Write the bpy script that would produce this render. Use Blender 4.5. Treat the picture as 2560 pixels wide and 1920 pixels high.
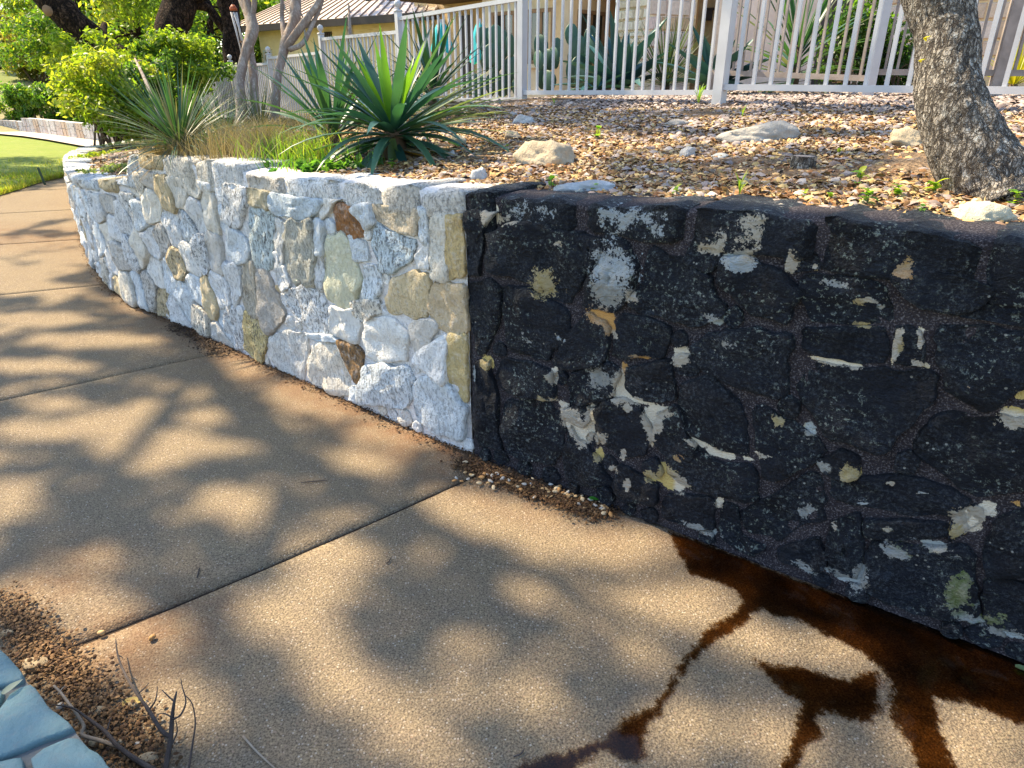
import bpy, bmesh, math, random
import numpy as np
from mathutils import Vector, noise as mnoise

for o in list(bpy.data.objects): bpy.data.objects.remove(o)
scn = bpy.context.scene
R = math.radians

# ---------------------------------------------------------------- camera
FPX, TH, CAMH = 1700.0, R(24.4), 1.6
cam = bpy.data.cameras.new('camera'); cam_o = bpy.data.objects.new('camera', cam)
scn.collection.objects.link(cam_o)
cam.sensor_fit = 'HORIZONTAL'; cam.sensor_width = 36.0; cam.lens = 36.0*FPX/2560.0
cam_o.location = (0, 0, CAMH); cam_o.rotation_euler = (R(90)-TH, 0, 0)
cam.clip_start = 0.05; cam.clip_end = 2000
scn.camera = cam_o

# ---------------------------------------------------------------- sky, sun, exposure
SUN_EL = R(50.0)
SH = Vector((-0.838, 0.545, 0)).normalized()          # horizontal direction towards the sun
world = bpy.data.worlds.new('World'); scn.world = world; world.use_nodes = True
wn = world.node_tree; wn.nodes.clear()
sky = wn.nodes.new('ShaderNodeTexSky'); sky.sky_type = 'NISHITA'; sky.sun_disc = False
sky.sun_elevation = SUN_EL; sky.sun_rotation = math.atan2(SH.x, SH.y)
sky.air_density = 1.0; sky.dust_density = 0.6; sky.ozone_density = 1.0
bg = wn.nodes.new('ShaderNodeBackground'); bg.inputs['Strength'].default_value = 0.15
wo = wn.nodes.new('ShaderNodeOutputWorld')
wn.links.new(sky.outputs[0], bg.inputs[0]); wn.links.new(bg.outputs[0], wo.inputs[0])
sun = bpy.data.lights.new('sun', 'SUN'); sun.energy = 5.0; sun.angle = R(0.7); sun.color = (1.0, 0.84, 0.58)
sun_o = bpy.data.objects.new('sun', sun); scn.collection.objects.link(sun_o)
sdir = Vector((SH.x*math.cos(SUN_EL), SH.y*math.cos(SUN_EL), math.sin(SUN_EL)))
sun_o.rotation_euler = (-sdir).to_track_quat('-Z', 'Y').to_euler(); sun_o.location = (-8, 8, 20)
scn.view_settings.view_transform = 'Standard'; scn.view_settings.look = 'None'
scn.view_settings.exposure = 1.55; scn.view_settings.gamma = 1.0

# ---------------------------------------------------------------- helpers
C = scn.collection
rnd = random.Random(7)
cT, sT = math.cos(TH), math.sin(TH)
def ray(px, py):
    u = (px-1280)/FPX; v = (py-960)/FPX
    return Vector((u, cT-v*sT, -sT-v*cT))
CAM = Vector((0, 0, CAMH))
def P(px, py, zc): return CAM + ray(px, py)*zc               # point at a measured distance
def G(px, py, z=0.0):
    r = ray(px, py); return CAM + r*((z-CAMH)/r.z)
def lerp(a, b, t): return a+(b-a)*t
def interp(x, xs, ys): return float(np.interp(x, xs, ys))
def nz(x, y, z, s=1.0): return mnoise.noise(Vector((x*s, y*s, z*s)))
def fbm(x, y, z, s=1.0, o=3):
    a, t = 1.0, 0.0
    for _ in range(o):
        t += a*mnoise.noise(Vector((x*s, y*s, z*s))); s *= 2.1; a *= .5
    return t

class MB:
    def __init__(s): s.v = []; s.f = []; s.c = []
    def add(s, vs, fs, col=None):
        n = len(s.v); s.v.extend([tuple(p) for p in vs])
        s.f.extend([tuple(i+n for i in f) for f in fs])
        if col is not None:
            if isinstance(col, list): s.c.extend(col)
            else: s.c.extend([col]*len(vs))
        else: s.c.extend([(1, 1, 1, 1)]*len(vs))
        return s
    def box(s, c, sx, sy, sz, ax=None, col=None):
        c = Vector(c); X, Y, Z = ax or (Vector((1,0,0)), Vector((0,1,0)), Vector((0,0,1)))
        vs = [c+X*(sx*i/2)+Y*(sy*j/2)+Z*(sz*k/2) for i in (-1,1) for j in (-1,1) for k in (-1,1)]
        return s.add(vs, [(0,1,3,2),(4,6,7,5),(0,4,5,1),(2,3,7,6),(0,2,6,4),(1,5,7,3)], col)
    def bar(s, a, b, w, d, up=Vector((0,0,1)), col=None):
        a, b = Vector(a), Vector(b); Z = (b-a).normalized(); X = up.cross(Z)
        if X.length < 1e-4: X = Vector((1,0,0))
        X.normalize(); Y = Z.cross(X)
        return s.box((a+b)/2, w, d, (b-a).length, (X, Y, Z), col)
    def tube(s, pts, rad, n=8, col=None, rough=0.0, cap=True):
        pts = [Vector(p) for p in pts]; m = len(pts)
        if not hasattr(rad, '__len__'): rad = [rad]*m
        vs = []; ref = Vector((0.31, 0.17, 0.93)).normalized(); prevX = None
        for i, p in enumerate(pts):
            t = (pts[min(i+1, m-1)]-pts[max(i-1, 0)]).normalized()
            if prevX is None:
                X = ref.cross(t)
                if X.length < .05: X = Vector((1,0,0)).cross(t)
            else: X = prevX - t*prevX.dot(t)
            X.normalize(); prevX = X; Y = t.cross(X)
            for k in range(n):
                a = 2*math.pi*k/n; q = X*math.cos(a)+Y*math.sin(a); r = rad[i]
                if rough: r *= 1+rough*nz(p.x+q.x*.3, p.y+q.y*.3, p.z+q.z*.3, 3.0)
                vs.append(p+q*r)
        fs = [(i*n+k, i*n+(k+1) % n, (i+1)*n+(k+1) % n, (i+1)*n+k) for i in range(m-1) for k in range(n)]
        if cap: fs.append(tuple(range(n-1, -1, -1))); fs.append(tuple((m-1)*n+k for k in range(n)))
        return s.add(vs, fs, col)
    def build(s, name, mat=None, parent=None, smooth=False):
        me = bpy.data.meshes.new(name); me.from_pydata(s.v, [], s.f); me.update()
        a = me.color_attributes.new('Col', 'FLOAT_COLOR', 'POINT')
        a.data.foreach_set('color', np.array(s.c, dtype=np.float32).ravel())
        if smooth: me.polygons.foreach_set('use_smooth', [True]*len(me.polygons))
        if mat: me.materials.append(mat)
        o = bpy.data.objects.new(name, me); C.objects.link(o)
        if parent: o.parent = parent
        return o
def np_mesh(name, V, Fq, Col, mat, parent=None, smooth=False):
    """V (n,3), Fq (m,k), Col (n,4) -> one mesh object"""
    me = bpy.data.meshes.new(name); k = Fq.shape[1]
    me.vertices.add(len(V)); me.vertices.foreach_set('co', V.astype(np.float32).ravel())
    me.loops.add(Fq.size); me.loops.foreach_set('vertex_index', Fq.astype(np.int32).ravel())
    me.polygons.add(len(Fq)); me.polygons.foreach_set('loop_start', np.arange(0, Fq.size, k, dtype=np.int32))
    me.polygons.foreach_set('loop_total', np.full(len(Fq), k, dtype=np.int32))
    me.update(calc_edges=True); me.validate()
    a = me.color_attributes.new('Col', 'FLOAT_COLOR', 'POINT'); a.data.foreach_set('color', Col.astype(np.float32).ravel())
    if smooth: me.polygons.foreach_set('use_smooth', [True]*len(me.polygons))
    me.materials.append(mat); o = bpy.data.objects.new(name, me); C.objects.link(o)
    if parent: o.parent = parent
    return o
def thing(name, label, cat, loc=(0,0,0), group=None):
    o = bpy.data.objects.new(name, None); C.objects.link(o); o.empty_display_size = .1
    o['label'] = label; o['category'] = cat
    if group: o['group'] = group
    return o
def tag(o, label, cat, group=None, kind=None):
    o['label'] = label; o['category'] = cat
    if group: o['group'] = group
    if kind: o['kind'] = kind
    return o
def struct(o, label=None): o['kind'] = 'structure'; return o
def smooth_line(pts, n):
    """Catmull-Rom through pts"""
    pts = [Vector(p) for p in pts]; out = []
    q = [pts[0]*2-pts[1]]+pts+[pts[-1]*2-pts[-2]]
    for i in range(1, len(q)-2):
        for k in range(n):
            t = k/n; a, b, c, d = q[i-1], q[i], q[i+1], q[i+2]
            out.append(.5*((2*b)+(c-a)*t+(2*a-5*b+4*c-d)*t*t+(3*b-a-3*c+d)*t**3))
    out.append(pts[-1]); return out

# ---------------------------------------------------------------- materials
class NT:
    def __init__(s, name):
        s.m = bpy.data.materials.new(name); s.m.use_nodes = True; s.t = s.m.node_tree; s.t.nodes.clear()
        s.out = s.t.nodes.new('ShaderNodeOutputMaterial'); s._tc = None
    def n(s, ty, **kw):
        x = s.t.nodes.new(ty)
        for k, v in kw.items():
            if k in x.inputs.keys() if isinstance(k, str) else False: x.inputs[k].default_value = v
            else: setattr(x, k, v)
        return x
    def l(s, a, b): s.t.links.new(a, b)
    def pos(s):
        if not s._tc: s._tc = s.n('ShaderNodeNewGeometry').outputs['Position']
        return s._tc
    def mapped(s, scale, rot=(0,0,0)):
        m = s.n('ShaderNodeMapping'); m.inputs['Scale'].default_value = scale; m.inputs['Rotation'].default_value = rot
        s.l(s.pos(), m.inputs['Vector']); return m.outputs[0]
    def noise(s, scale, detail=4, rough=.55, vec=None, dist=0.0):
        x = s.n('ShaderNodeTexNoise'); x.inputs['Scale'].default_value = scale; x.inputs['Detail'].default_value = detail
        x.inputs['Roughness'].default_value = rough; x.inputs['Distortion'].default_value = dist
        s.l(vec or s.pos(), x.inputs['Vector']); return x.outputs['Fac']
    def voro(s, scale, vec=None, feature='F1', out='Distance', rnd=1.0):
        x = s.n('ShaderNodeTexVoronoi'); x.feature = feature; x.inputs['Scale'].default_value = scale; x.inputs['Randomness'].default_value = rnd
        s.l(vec or s.pos(), x.inputs['Vector']); return x.outputs[out]
    def ramp(s, fac, stops, interp='LINEAR'):
        r = s.n('ShaderNodeValToRGB'); r.color_ramp.interpolation = interp; e = r.color_ramp.elements
        while len(e) < len(stops): e.new(.5)
        for q, (p, col) in zip(e, stops):
            q.position = p; q.color = col if hasattr(col, '__len__') and len(col) == 4 else ((*col, 1) if hasattr(col, '__len__') else (col, col, col, 1))
        s.l(fac, r.inputs[0]); return r.outputs[0]
    def mix(s, fac, a, b, mode='MIX'):
        x = s.n('ShaderNodeMix'); x.data_type = 'RGBA'; x.blend_type = mode
        for sock, v in ((x.inputs[0], fac), (x.inputs[6], a), (x.inputs[7], b)):
            if isinstance(v, (int, float)): sock.default_value = v
            elif isinstance(v, tuple): sock.default_value = (*v, 1) if len(v) == 3 else v
            else: s.l(v, sock)
        return x.outputs[2]
    def math(s, op, a, b=None, clamp=False):
        x = s.n('ShaderNodeMath'); x.operation = op; x.use_clamp = clamp
        for i, v in enumerate((a, b)):
            if v is None: continue
            if isinstance(v, (int, float)): x.inputs[i].default_value = v
            else: s.l(v, x.inputs[i])
        return x.outputs[0]
    def attr(s, name='Col'):
        a = s.n('ShaderNodeAttribute'); a.attribute_name = name; return a
    def bump(s, h, strength=.5, dist=.01, nrm=None):
        b = s.n('ShaderNodeBump'); b.inputs['Strength'].default_value = strength; b.inputs['Distance'].default_value = dist
        s.l(h, b.inputs['Height'])
        if nrm: s.l(nrm, b.inputs['Normal'])
        return b.outputs[0]
    def principled(s, col, rough=.8, nrm=None, spec=.3, metal=0.0):
        p = s.n('ShaderNodeBsdfPrincipled')
        for sock, v in ((p.inputs['Base Color'], col), (p.inputs['Roughness'], rough), (p.inputs['Metallic'], metal), (p.inputs['Specular IOR Level'], spec)):
            if isinstance(v, (int, float)): sock.default_value = v
            elif isinstance(v, tuple): sock.default_value = (*v, 1) if len(v) == 3 else v
            else: s.l(v, sock)
        if nrm: s.l(nrm, p.inputs['Normal'])
        s.l(p.outputs[0], s.out.inputs[0]); return p

def mat_plain(name, col, rough=.6, metal=0.0, var=.15, scale=8.0, bump=.15, spec=.4):
    t = NT(name); n = t.noise(scale, 5)
    c = t.mix(1.0, col, t.ramp(n, [(.3, 1-var), (.7, 1+var*.3)]), 'MULTIPLY')
    t.principled(c, rough, t.bump(t.noise(scale*12, 3), bump, .004), spec, metal); return t.m

def mat_leaf(name, trans=.45, rough=.45, var=.25, spec=.35):
    t = NT(name); a = t.attr().outputs['Color']
    n = t.noise(9.0, 3); c = t.mix(1.0, a, t.ramp(n, [(.25, 1-var), (.75, 1.0)]), 'MULTIPLY')
    p = t.principled(c, rough, None, spec); tr = t.n('ShaderNodeBsdfTranslucent')
    t.l(t.mix(1.0, c, (1.7, 1.7, .6), 'MULTIPLY'), tr.inputs[0])
    m = t.n('ShaderNodeMixShader'); m.inputs[0].default_value = trans
    t.l(p.outputs[0], m.inputs[1]); t.l(tr.outputs[0], m.inputs[2]); t.l(m.outputs[0], t.out.inputs[0]); return t.m

def mat_attr(name, rough=.85, var=.3, scale=30.0, bump=.4, bdist=.004, spec=.25):
    t = NT(name); a = t.attr().outputs['Color']; n = t.noise(scale, 5, .65)
    c = t.mix(1.0, a, t.ramp(n, [(.25, 1-var), (.75, 1.0)]), 'MULTIPLY')
    t.principled(c, rough, t.bump(t.noise(scale*3, 4, .7), bump, bdist), spec); return t.m

def mat_bark(name, dark, light, fis=14.0, bdist=.03, lichen=None, strength=1.0):
    """fissured bark: long plates with dark cracks between"""
    t = NT(name)
    warp = t.noise(6.0, 3); mp = t.n('ShaderNodeMapping'); mp.inputs['Scale'].default_value = (1, 1, .28)
    add = t.n('ShaderNodeVectorMath'); add.operation = 'ADD'
    sc = t.n('ShaderNodeVectorMath'); sc.operation = 'SCALE'; sc.inputs[3].default_value = .06
    nc = t.n('ShaderNodeTexNoise'); nc.inputs['Scale'].default_value = 7.0; t.l(t.pos(), nc.inputs['Vector']); t.l(nc.outputs['Color'], sc.inputs[0])
    t.l(t.pos(), add.inputs[0]); t.l(sc.outputs[0], add.inputs[1]); t.l(add.outputs[0], mp.inputs['Vector'])
    ab = lambda sc_, dt: t.math('ABSOLUTE', t.math('SUBTRACT', t.noise(sc_, dt, .6, mp.outputs[0]), .5))
    k1 = t.ramp(ab(fis, 4), [(0.0, 0.0), (.05, 1.0)]); k2 = t.ramp(ab(fis*2.3, 4), [(0.0, .4), (.045, 1.0)])
    xv = t.ramp(t.math('ABSOLUTE', t.math('SUBTRACT', t.noise(fis*1.1, 3, .6), .5)), [(0.0, .25), (.05, 1.0)])
    crack = t.math('MULTIPLY', t.math('MULTIPLY', k1, k2), xv)
    fine = t.noise(fis*6, 5, .7)
    h = t.math('ADD', t.math('MULTIPLY', crack, .8), t.math('MULTIPLY', fine, .35))
    c = t.mix(crack, dark, t.mix(t.noise(fis*1.5, 4), light, tuple(x*.6 for x in light)))
    if lichen:
        c = t.mix(t.math('MULTIPLY', t.ramp(t.noise(22.0, 5, .7), [(.55, 0.0), (.66, 1.0)]), crack), c, lichen)
    t.principled(c, .95, t.bump(h, strength, bdist), .1); return t.m

M = {}
M['leaf'] = mat_leaf('foliage', .55)
M['blade'] = mat_leaf('yucca_blade', .28, .42, .2, .4)
M['succulent'] = mat_leaf('succulent_skin', .06, .5, .3, .4)
M['dry'] = mat_leaf('dry_grass', .2, .8, .3, .1)
M['litter'] = mat_attr('litter', .8, .35, 60.0, .3)
M['rock'] = mat_attr('bed_rock', .9, .45, 14.0, .9, .012)
M['alu'] = mat_plain('powder_coated_metal', (.47, .46, .47), .42, 0.0, .12, 5.0, .05, .5)
M['alu_old'] = mat_plain('weathered_coated_metal', (.30, .25, .22), .6, 0.0, .35, 9.0, .1, .4)
M['oak_bark'] = mat_bark('oak_bark', (.008, .006, .005), (.10, .06, .04), 8.0, .06)
M['tree_bark'] = mat_bark('grey_bark', (.045, .034, .027), (.43, .38, .32), 34.0, .014, (.5, .5, .47), 1.0)
M['smooth_bark'] = mat_bark('smooth_grey_bark', (.2, .15, .12), (.37, .31, .27), 4.0, .008, (.45, .40, .36), .4)
M['twig'] = mat_plain('twig_bark', (.075, .058, .05), .9, 0, .4, 40.0, .5)
M['stem'] = mat_plain('stem_bark', (.13, .085, .05), .9, 0, .4, 20.0, .5)

def wall_stone_mat(name, dark):
    t = NT(name); a = t.attr(); col = a.outputs['Color']; al = a.outputs['Alpha']
    n1 = t.noise(7.0, 5, .6); n2 = t.noise(34.0, 6, .72); n3 = t.noise(120.0, 3, .6); v = t.voro(70.0)
    h = t.math('ADD', t.math('MULTIPLY', n2, .7), t.math('MULTIPLY', n3, .3))
    if dark:
        # soot-black crust, its blue cast painted in for sky reflection; pale stone shows through where the crust has flaked (Alpha), plus lichen specks
        base = t.mix(t.ramp(n1, [(.35, 0.0), (.65, 1.0)]), (.002, .003, .007), (.007, .011, .021))
        base = t.mix(t.math('MULTIPLY', t.ramp(t.noise(85.0, 6, .8), [(.50, 0.0), (.62, .8)]), t.ramp(t.noise(4.5, 4, .6), [(.40, .10), (.62, 1.0)])), base, (.10, .115, .13))  # soot and lichen speckle, its contrast painted up to stand in for relief shading
        base = t.mix(t.ramp(t.noise(16.0, 5, .7), [(.58, 0.0), (.72, .5)]), base, (.035, .052, .08))
        # pale lichen rings and specks
        sp = t.ramp(t.noise(60.0, 6, .75), [(.56, 0.0), (.62, 1.0)])
        spm = t.math('MULTIPLY', sp, t.ramp(t.noise(5.0, 3), [(.44, 0.0), (.60, 1.0)]))
        base = t.mix(spm, base, t.mix(t.noise(12.0, 2), (.33, .38, .38), (.24, .28, .20)))
        dots = t.math('MULTIPLY', t.ramp(t.voro(34.0), [(.10, 1.0), (.15, 0.0)]), t.ramp(t.noise(9.0, 2), [(.55, 0.0), (.6, 1.0)]))
        base = t.mix(dots, base, (.42, .42, .37))
        msk = t.math('ADD', al, t.math('ADD', t.math('MULTIPLY', t.math('SUBTRACT', t.noise(22.0, 6, .75), .5), 1.6), t.math('MULTIPLY', t.math('SUBTRACT', t.noise(110.0, 3, .7), .5), .9)))
        k = t.ramp(msk, [(.46, 0.0), (.53, 1.0)])
        pale = t.mix(t.ramp(n2, [(.35, .0), (.7, .6)]), col, (.62, .56, .46))
        c = t.mix(k, base, pale)
        h = t.math('ADD', h, t.math('MULTIPLY', t.noise(13.0, 6, .68, t.mapped((1, 1, 1.6))), 1.6))
        t.principled(c, t.mix(n2, (.42,)*3, (.85,)*3), t.bump(h, 1.0, .06), .28)
    else:
        # Alpha = amount of black pitting
        c = t.mix(t.ramp(n1, [(.35, 0.0), (.7, .55)]), col, t.mix(1.0, col, (.90, .85, .78), 'MULTIPLY'))
        c = t.mix(t.ramp(n2, [(.5, 0.0), (.75, .45)]), c, (.82, .81, .79))
        pit = t.math('MULTIPLY', t.ramp(t.voro(95.0), [(.18, 1.0), (.34, 0.0)]), t.ramp(t.noise(8.0, 4), [(.40, 0.0), (.56, 1.0)]))
        spk = t.ramp(t.noise(75.0, 5, .75, t.mapped((1, 1, .45))), [(.52, 0.0), (.64, 1.0)])
        pp = t.math('MULTIPLY', t.math('MAXIMUM', pit, spk), t.math('ADD', t.math('MULTIPLY', al, 1.1), .12), True)
        c = t.mix(pp, c, (.12, .11, .10))
        h = t.math('ADD', h, t.math('MULTIPLY', t.noise(15.0, 6, .7, t.mapped((1, 1, .5))), 1.4))
        t.principled(c, .9, t.bump(t.math('SUBTRACT', h, t.math('MULTIPLY', pp, .35)), 1.0, .024), .2)
    return t.m
M['dark_stone'] = wall_stone_mat('blackened_limestone', True)
M['pale_stone'] = wall_stone_mat('pale_limestone', False)
def mortar_mat(name, dark):
    t = NT(name); a = t.attr(); al = a.outputs['Alpha']; n2 = t.noise(60.0, 5, .7); n1 = t.noise(6.0, 4)
    h = t.math('ADD', n2, t.math('MULTIPLY', t.voro(160.0), .5))
    if dark:
        c = t.mix(n1, (.012, .010, .013), (.045, .038, .043))
        c = t.mix(t.ramp(t.noise(180.0, 2), [(.52, 0.0), (.66, .75)]), c, (.15, .135, .14))
        k = t.ramp(t.math('ADD', al, t.math('MULTIPLY', t.math('SUBTRACT', t.noise(26.0, 6, .72), .5), 1.5)), [(.42, 0.0), (.5, 1.0)])
        c = t.mix(k, c, a.outputs['Color'])
    else:
        c = t.mix(n1, (.64, .60, .575), (.78, .75, .72)); c = t.mix(t.ramp(n2, [(.5, 0.0), (.68, .6)]), c, (.34, .31, .29)); c = t.mix(t.math('MULTIPLY', t.ramp(t.noise(75.0, 5, .75, t.mapped((1, 1, .45))), [(.54, 0.0), (.66, .7)]), t.ramp(t.noise(3.0, 3), [(.42, 0.0), (.6, 1.0)])), c, (.12, .11, .10))
    t.principled(c, .95, t.bump(h, 1.0, .008), .15); return t.m
M['dark_mortar'] = mortar_mat('blackened_mortar', True)
M['pale_mortar'] = mortar_mat('pale_mortar', False)

def concrete_mat():
    t = NT('exposed_concrete')
    big = t.noise(1.3, 4, .6); med = t.noise(9.0, 4); grain = t.noise(170.0, 3, .7); ag = t.voro(120.0, None, 'F1', 'Color')
    agd = t.voro(120.0)
    sep = t.n('ShaderNodeSeparateColor'); t.l(ag, sep.inputs[0])
    c = t.mix(big, (.22, .165, .11), (.32, .25, .155))
    c = t.mix(t.ramp(med, [(.4, 0.0), (.7, .4)]), c, (.20, .155, .12))
    c = t.mix(t.ramp(grain, [(.40, .9), (.58, 0.0)]), c, (.085, .064, .046))
    c = t.mix(t.ramp(t.noise(80.0, 4, .75), [(.56, 0.0), (.68, .55)]), c, (.46, .36, .22))
    chip = t.math('MULTIPLY', t.ramp(sep.outputs[0], [(.74, 0.0), (.80, 1.0)]), t.ramp(agd, [(.30, 1.0), (.42, 0.0)]))
    c = t.mix(chip, c, t.mix(sep.outputs[1], (.40, .35, .28), (.22, .14, .09)))
    # rusty earth stain that runs along the wall foot (stored in the mesh)
    a = t.attr(); st = t.math('MULTIPLY', a.outputs['Alpha'], t.ramp(t.noise(7.0, 5, .65), [(.3, .1), (.6, 1.0)]))
    c = t.mix(st, c, t.mix(grain, (.10, .045, .022), (.20, .10, .05)))
    # broom lines run across the path
    w = t.n('ShaderNodeTexWave'); w.wave_type = 'BANDS'; w.bands_direction = 'X'; w.inputs['Scale'].default_value = 14.0
    w.inputs['Distortion'].default_value = 3.0; w.inputs['Detail'].default_value = 3.0; w.inputs['Detail Scale'].default_value = 1.5
    t.l(t.mapped((1, 1, 1), (0, 0, R(48))), w.inputs['Vector'])
    h = t.math('ADD', t.math('MULTIPLY', grain, .8), t.math('ADD', t.math('MULTIPLY', agd, .6), t.math('MULTIPLY', w.outputs['Fac'], .13)))
    t.principled(c, .93, t.bump(h, .9, .0045), .08); return t.m
M['concrete'] = concrete_mat()
# ================================================================ the wall line
base_px = [(2560,1660),(1180,1135),(980,1050),(800,970),(600,880),(450,810),(300,740),(240,660),(215,600),(198,530),(190,470)]
bp = [G(*p) for p in base_px]
d0 = (bp[0]-bp[1]).normalized()
ctrl = [bp[1]+d0*6.0, bp[1]+d0*4.0, bp[0], bp[1]+d0*1.0]+bp[1:]+[Vector((-7.55,12.9,0)), Vector((-7.5,15,0)), Vector((-6.3,17,0)), Vector((-4.0,18.0,0))]
line = np.array([tuple(p) for p in smooth_line(ctrl, 12)])
# light smoothing, then arc length with s = 0 at the colour seam
for _ in range(6): line[1:-1] = .25*line[:-2]+.5*line[1:-1]+.25*line[2:]
seg = np.linalg.norm(np.diff(line[:, :2], axis=0), axis=1); arc = np.concatenate([[0], np.cumsum(seg)])
k0 = np.argmin(np.hypot(line[:, 0]-bp[1].x, line[:, 1]-bp[1].y)); arc -= arc[k0]
S_MIN, S_MAX = arc[0], arc[-1]
tan = np.gradient(line[:, :2], axis=0); tan /= np.linalg.norm(tan, axis=1)[:, None]
def wpt(s): return Vector((interp(s, arc, line[:, 0]), interp(s, arc, line[:, 1]), 0))
def wtan(s): return Vector((interp(s, arc, tan[:, 0]), interp(s, arc, tan[:, 1]), 0)).normalized()
def wout(s): t = wtan(s); return Vector((-t.y, t.x, 0))          # towards the path
def W(s, z, h=0.0):
    p = wpt(s)+wout(s)*h; p.z = z; return p
def wall_hit(px, py, h=0.02):
    """where the sight line through a measured point meets the wall face -> (s, z)"""
    r = ray(px, py); best = None
    A = line[:, :2]+np.stack([-tan[:, 1], tan[:, 0]], 1)*h
    cr = A[:, 0]*r.y-A[:, 1]*r.x
    ok = np.where((cr[:-1]*cr[1:] <= 0) & (A[:-1, 1] > 0.2))[0]
    for i in ok:
        f = cr[i]/(cr[i]-cr[i+1]); x = A[i]+(A[i+1]-A[i])*f; k = math.hypot(*x)/math.hypot(r.x, r.y)
        if best is None or k < best[0]: best = (k, arc[i]+f*(arc[i+1]-arc[i]))
    if best is None: return None
    return best[1], CAMH+r.z*best[0]
top_s = [S_MIN, -2.1, -1.45, -.45, 0, .4, 1.25, 2.2, 3.0, 3.12, 3.5, 4.6, 6.5, 8.5, 10.5, 13, S_MAX]
top_z = [1.22, 1.215, 1.235, 1.195, 1.185, 1.175, 1.14, 1.145, 1.135, .98, .93, .84, .72, .6, .5, .45, .45]
def wtop(s): return interp(s, top_s, top_z)
wt_samp = np.array([wtop(a) for a in arc])
def st_of(x, y):
    """(s, t) for arrays of points, t measured behind the wall"""
    x = np.atleast_1d(np.asarray(x, float)); y = np.atleast_1d(np.asarray(y, float)); S = np.empty_like(x); T = np.empty_like(x)
    for i0 in range(0, len(x), 4000):
        xs, ys = x[i0:i0+4000, None], y[i0:i0+4000, None]
        d = (xs-line[None, :, 0])**2+(ys-line[None, :, 1])**2; j = d.argmin(1)
        dx, dy = xs[:, 0]-line[j, 0], ys[:, 0]-line[j, 1]
        S[i0:i0+4000] = arc[j]+dx*tan[j, 0]+dy*tan[j, 1]; T[i0:i0+4000] = dx*tan[j, 1]-dy*tan[j, 0]
    return S, T
fz_s = [-3, .5, 2.9, 5.2, 7.5, 9.8, 12, 20]; fz_z = [1.42, 1.40, 1.36, 1.25, 1.05, .86, .72, .6]
def bed_z_arr(S, T):
    w = np.interp(S, top_s, top_z)-.035; f = np.interp(S, fz_s, fz_z); k = np.clip(T/4.0, 0, 1)
    return w+(f-w)*k+np.clip(T-4.0, 0, 30)*.01
def bed_z(x, y):
    S, T = st_of([x], [y]); return float(bed_z_arr(S, T)[0])
def bed_hit(px, py, lo=.8, hi=22.0):
    r = ray(px, py); ks = np.linspace(lo, hi, 1600); X = r.x*ks; Y = r.y*ks; Z = CAMH+r.z*ks
    S, T = st_of(X, Y); below = (Z < bed_z_arr(S, T)) & (T > .02)
    j = int(np.argmax(below)) if below.any() else len(ks)-1
    return Vector((X[j], Y[j], float(bed_z_arr(S[j:j+1], T[j:j+1])[0]))), ks[j]

# ---------------------------------------------------------------- ground, hill, lawn
def ground_h(x, y):
    d = math.hypot(x*.8, y)
    return interp(d, [0, 24, 30, 36, 60, 150, 400], [-.03, -.03, .9, 1.75, 2.6, 5, 9])
t = NT('far_ground'); n = t.noise(.35, 5); g = t.noise(30.0, 4)
c = t.mix(t.ramp(n, [(.35, 0.0), (.6, 1.0)]), (.36, .28, .19), (.16, .19, .05)); c = t.mix(t.ramp(g, [(.4, 0.0), (.7, .5)]), c, (.12, .11, .05))
t.principled(c, .95, t.bump(g, .6, .03), .1); M['ground'] = t.m
xs = np.concatenate([-np.geomspace(400, 8, 34), np.linspace(-7, 14, 22), np.geomspace(15, 400, 30)])
ys = np.concatenate([[-60, -20, -6], np.linspace(-2, 40, 60), np.geomspace(42, 500, 26)])
V = np.array([[x, y, ground_h(x, y)] for y in ys for x in xs]); nx = len(xs)
Fq = np.array([[j*nx+i, j*nx+i+1, (j+1)*nx+i+1, (j+1)*nx+i] for j in range(len(ys)-1) for i in range(nx-1)])
struct(np_mesh('ground', V, Fq, np.ones((len(V), 4)), M['ground'], None, True))

t = NT('mown_lawn'); n = t.noise(.9, 4); g = t.noise(60.0, 4, .7); w = t.noise(5.0, 3)
c = t.mix(n, (.16, .22, .028), (.25, .28, .045)); c = t.mix(t.ramp(w, [(.5, 0.0), (.75, .5)]), c, (.34, .30, .11)); c = t.mix(t.ramp(g, [(.35, .6), (.6, 0.0)]), c, (.07, .11, .015))
t.principled(c, .9, t.bump(g, .7, .02), .15); M['lawn'] = t.m
# lawn edge traced where it meets the path
lawn_edge = [G(-260,560), G(-60,505), G(0,490), G(40,478), G(110,455), G(150,447), G(186,440), Vector((-8.3,14.5,0))]
far_edge = [G(205,366), G(120,352), G(60,343), G(0,337), G(-200,330), G(-900,330)]
lp = [Vector((p.x, p.y, 0)) for p in lawn_edge+far_edge]+[Vector((-26, 9, 0)), Vector((-16, 6.5, 0))]
mb = MB(); cen = sum(lp, Vector())/len(lp); N = len(lp); rings = 14
for r in range(rings+1):
    for p in lp:
        q = lerp(cen, p, r/rings); e = 1-r/rings
        mb.v.append((q.x, q.y, .012+.05*min(1, e*4)+.03*nz(q.x, q.y, 0, .3)*min(1, e*3))); mb.c.append((1,1,1,1))
for r in range(rings):
    for i in range(N): mb.f.append((r*N+i, r*N+(i+1) % N, (r+1)*N+(i+1) % N, (r+1)*N+i))
struct(mb.build('lawn', M['lawn'], None, True))
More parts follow.
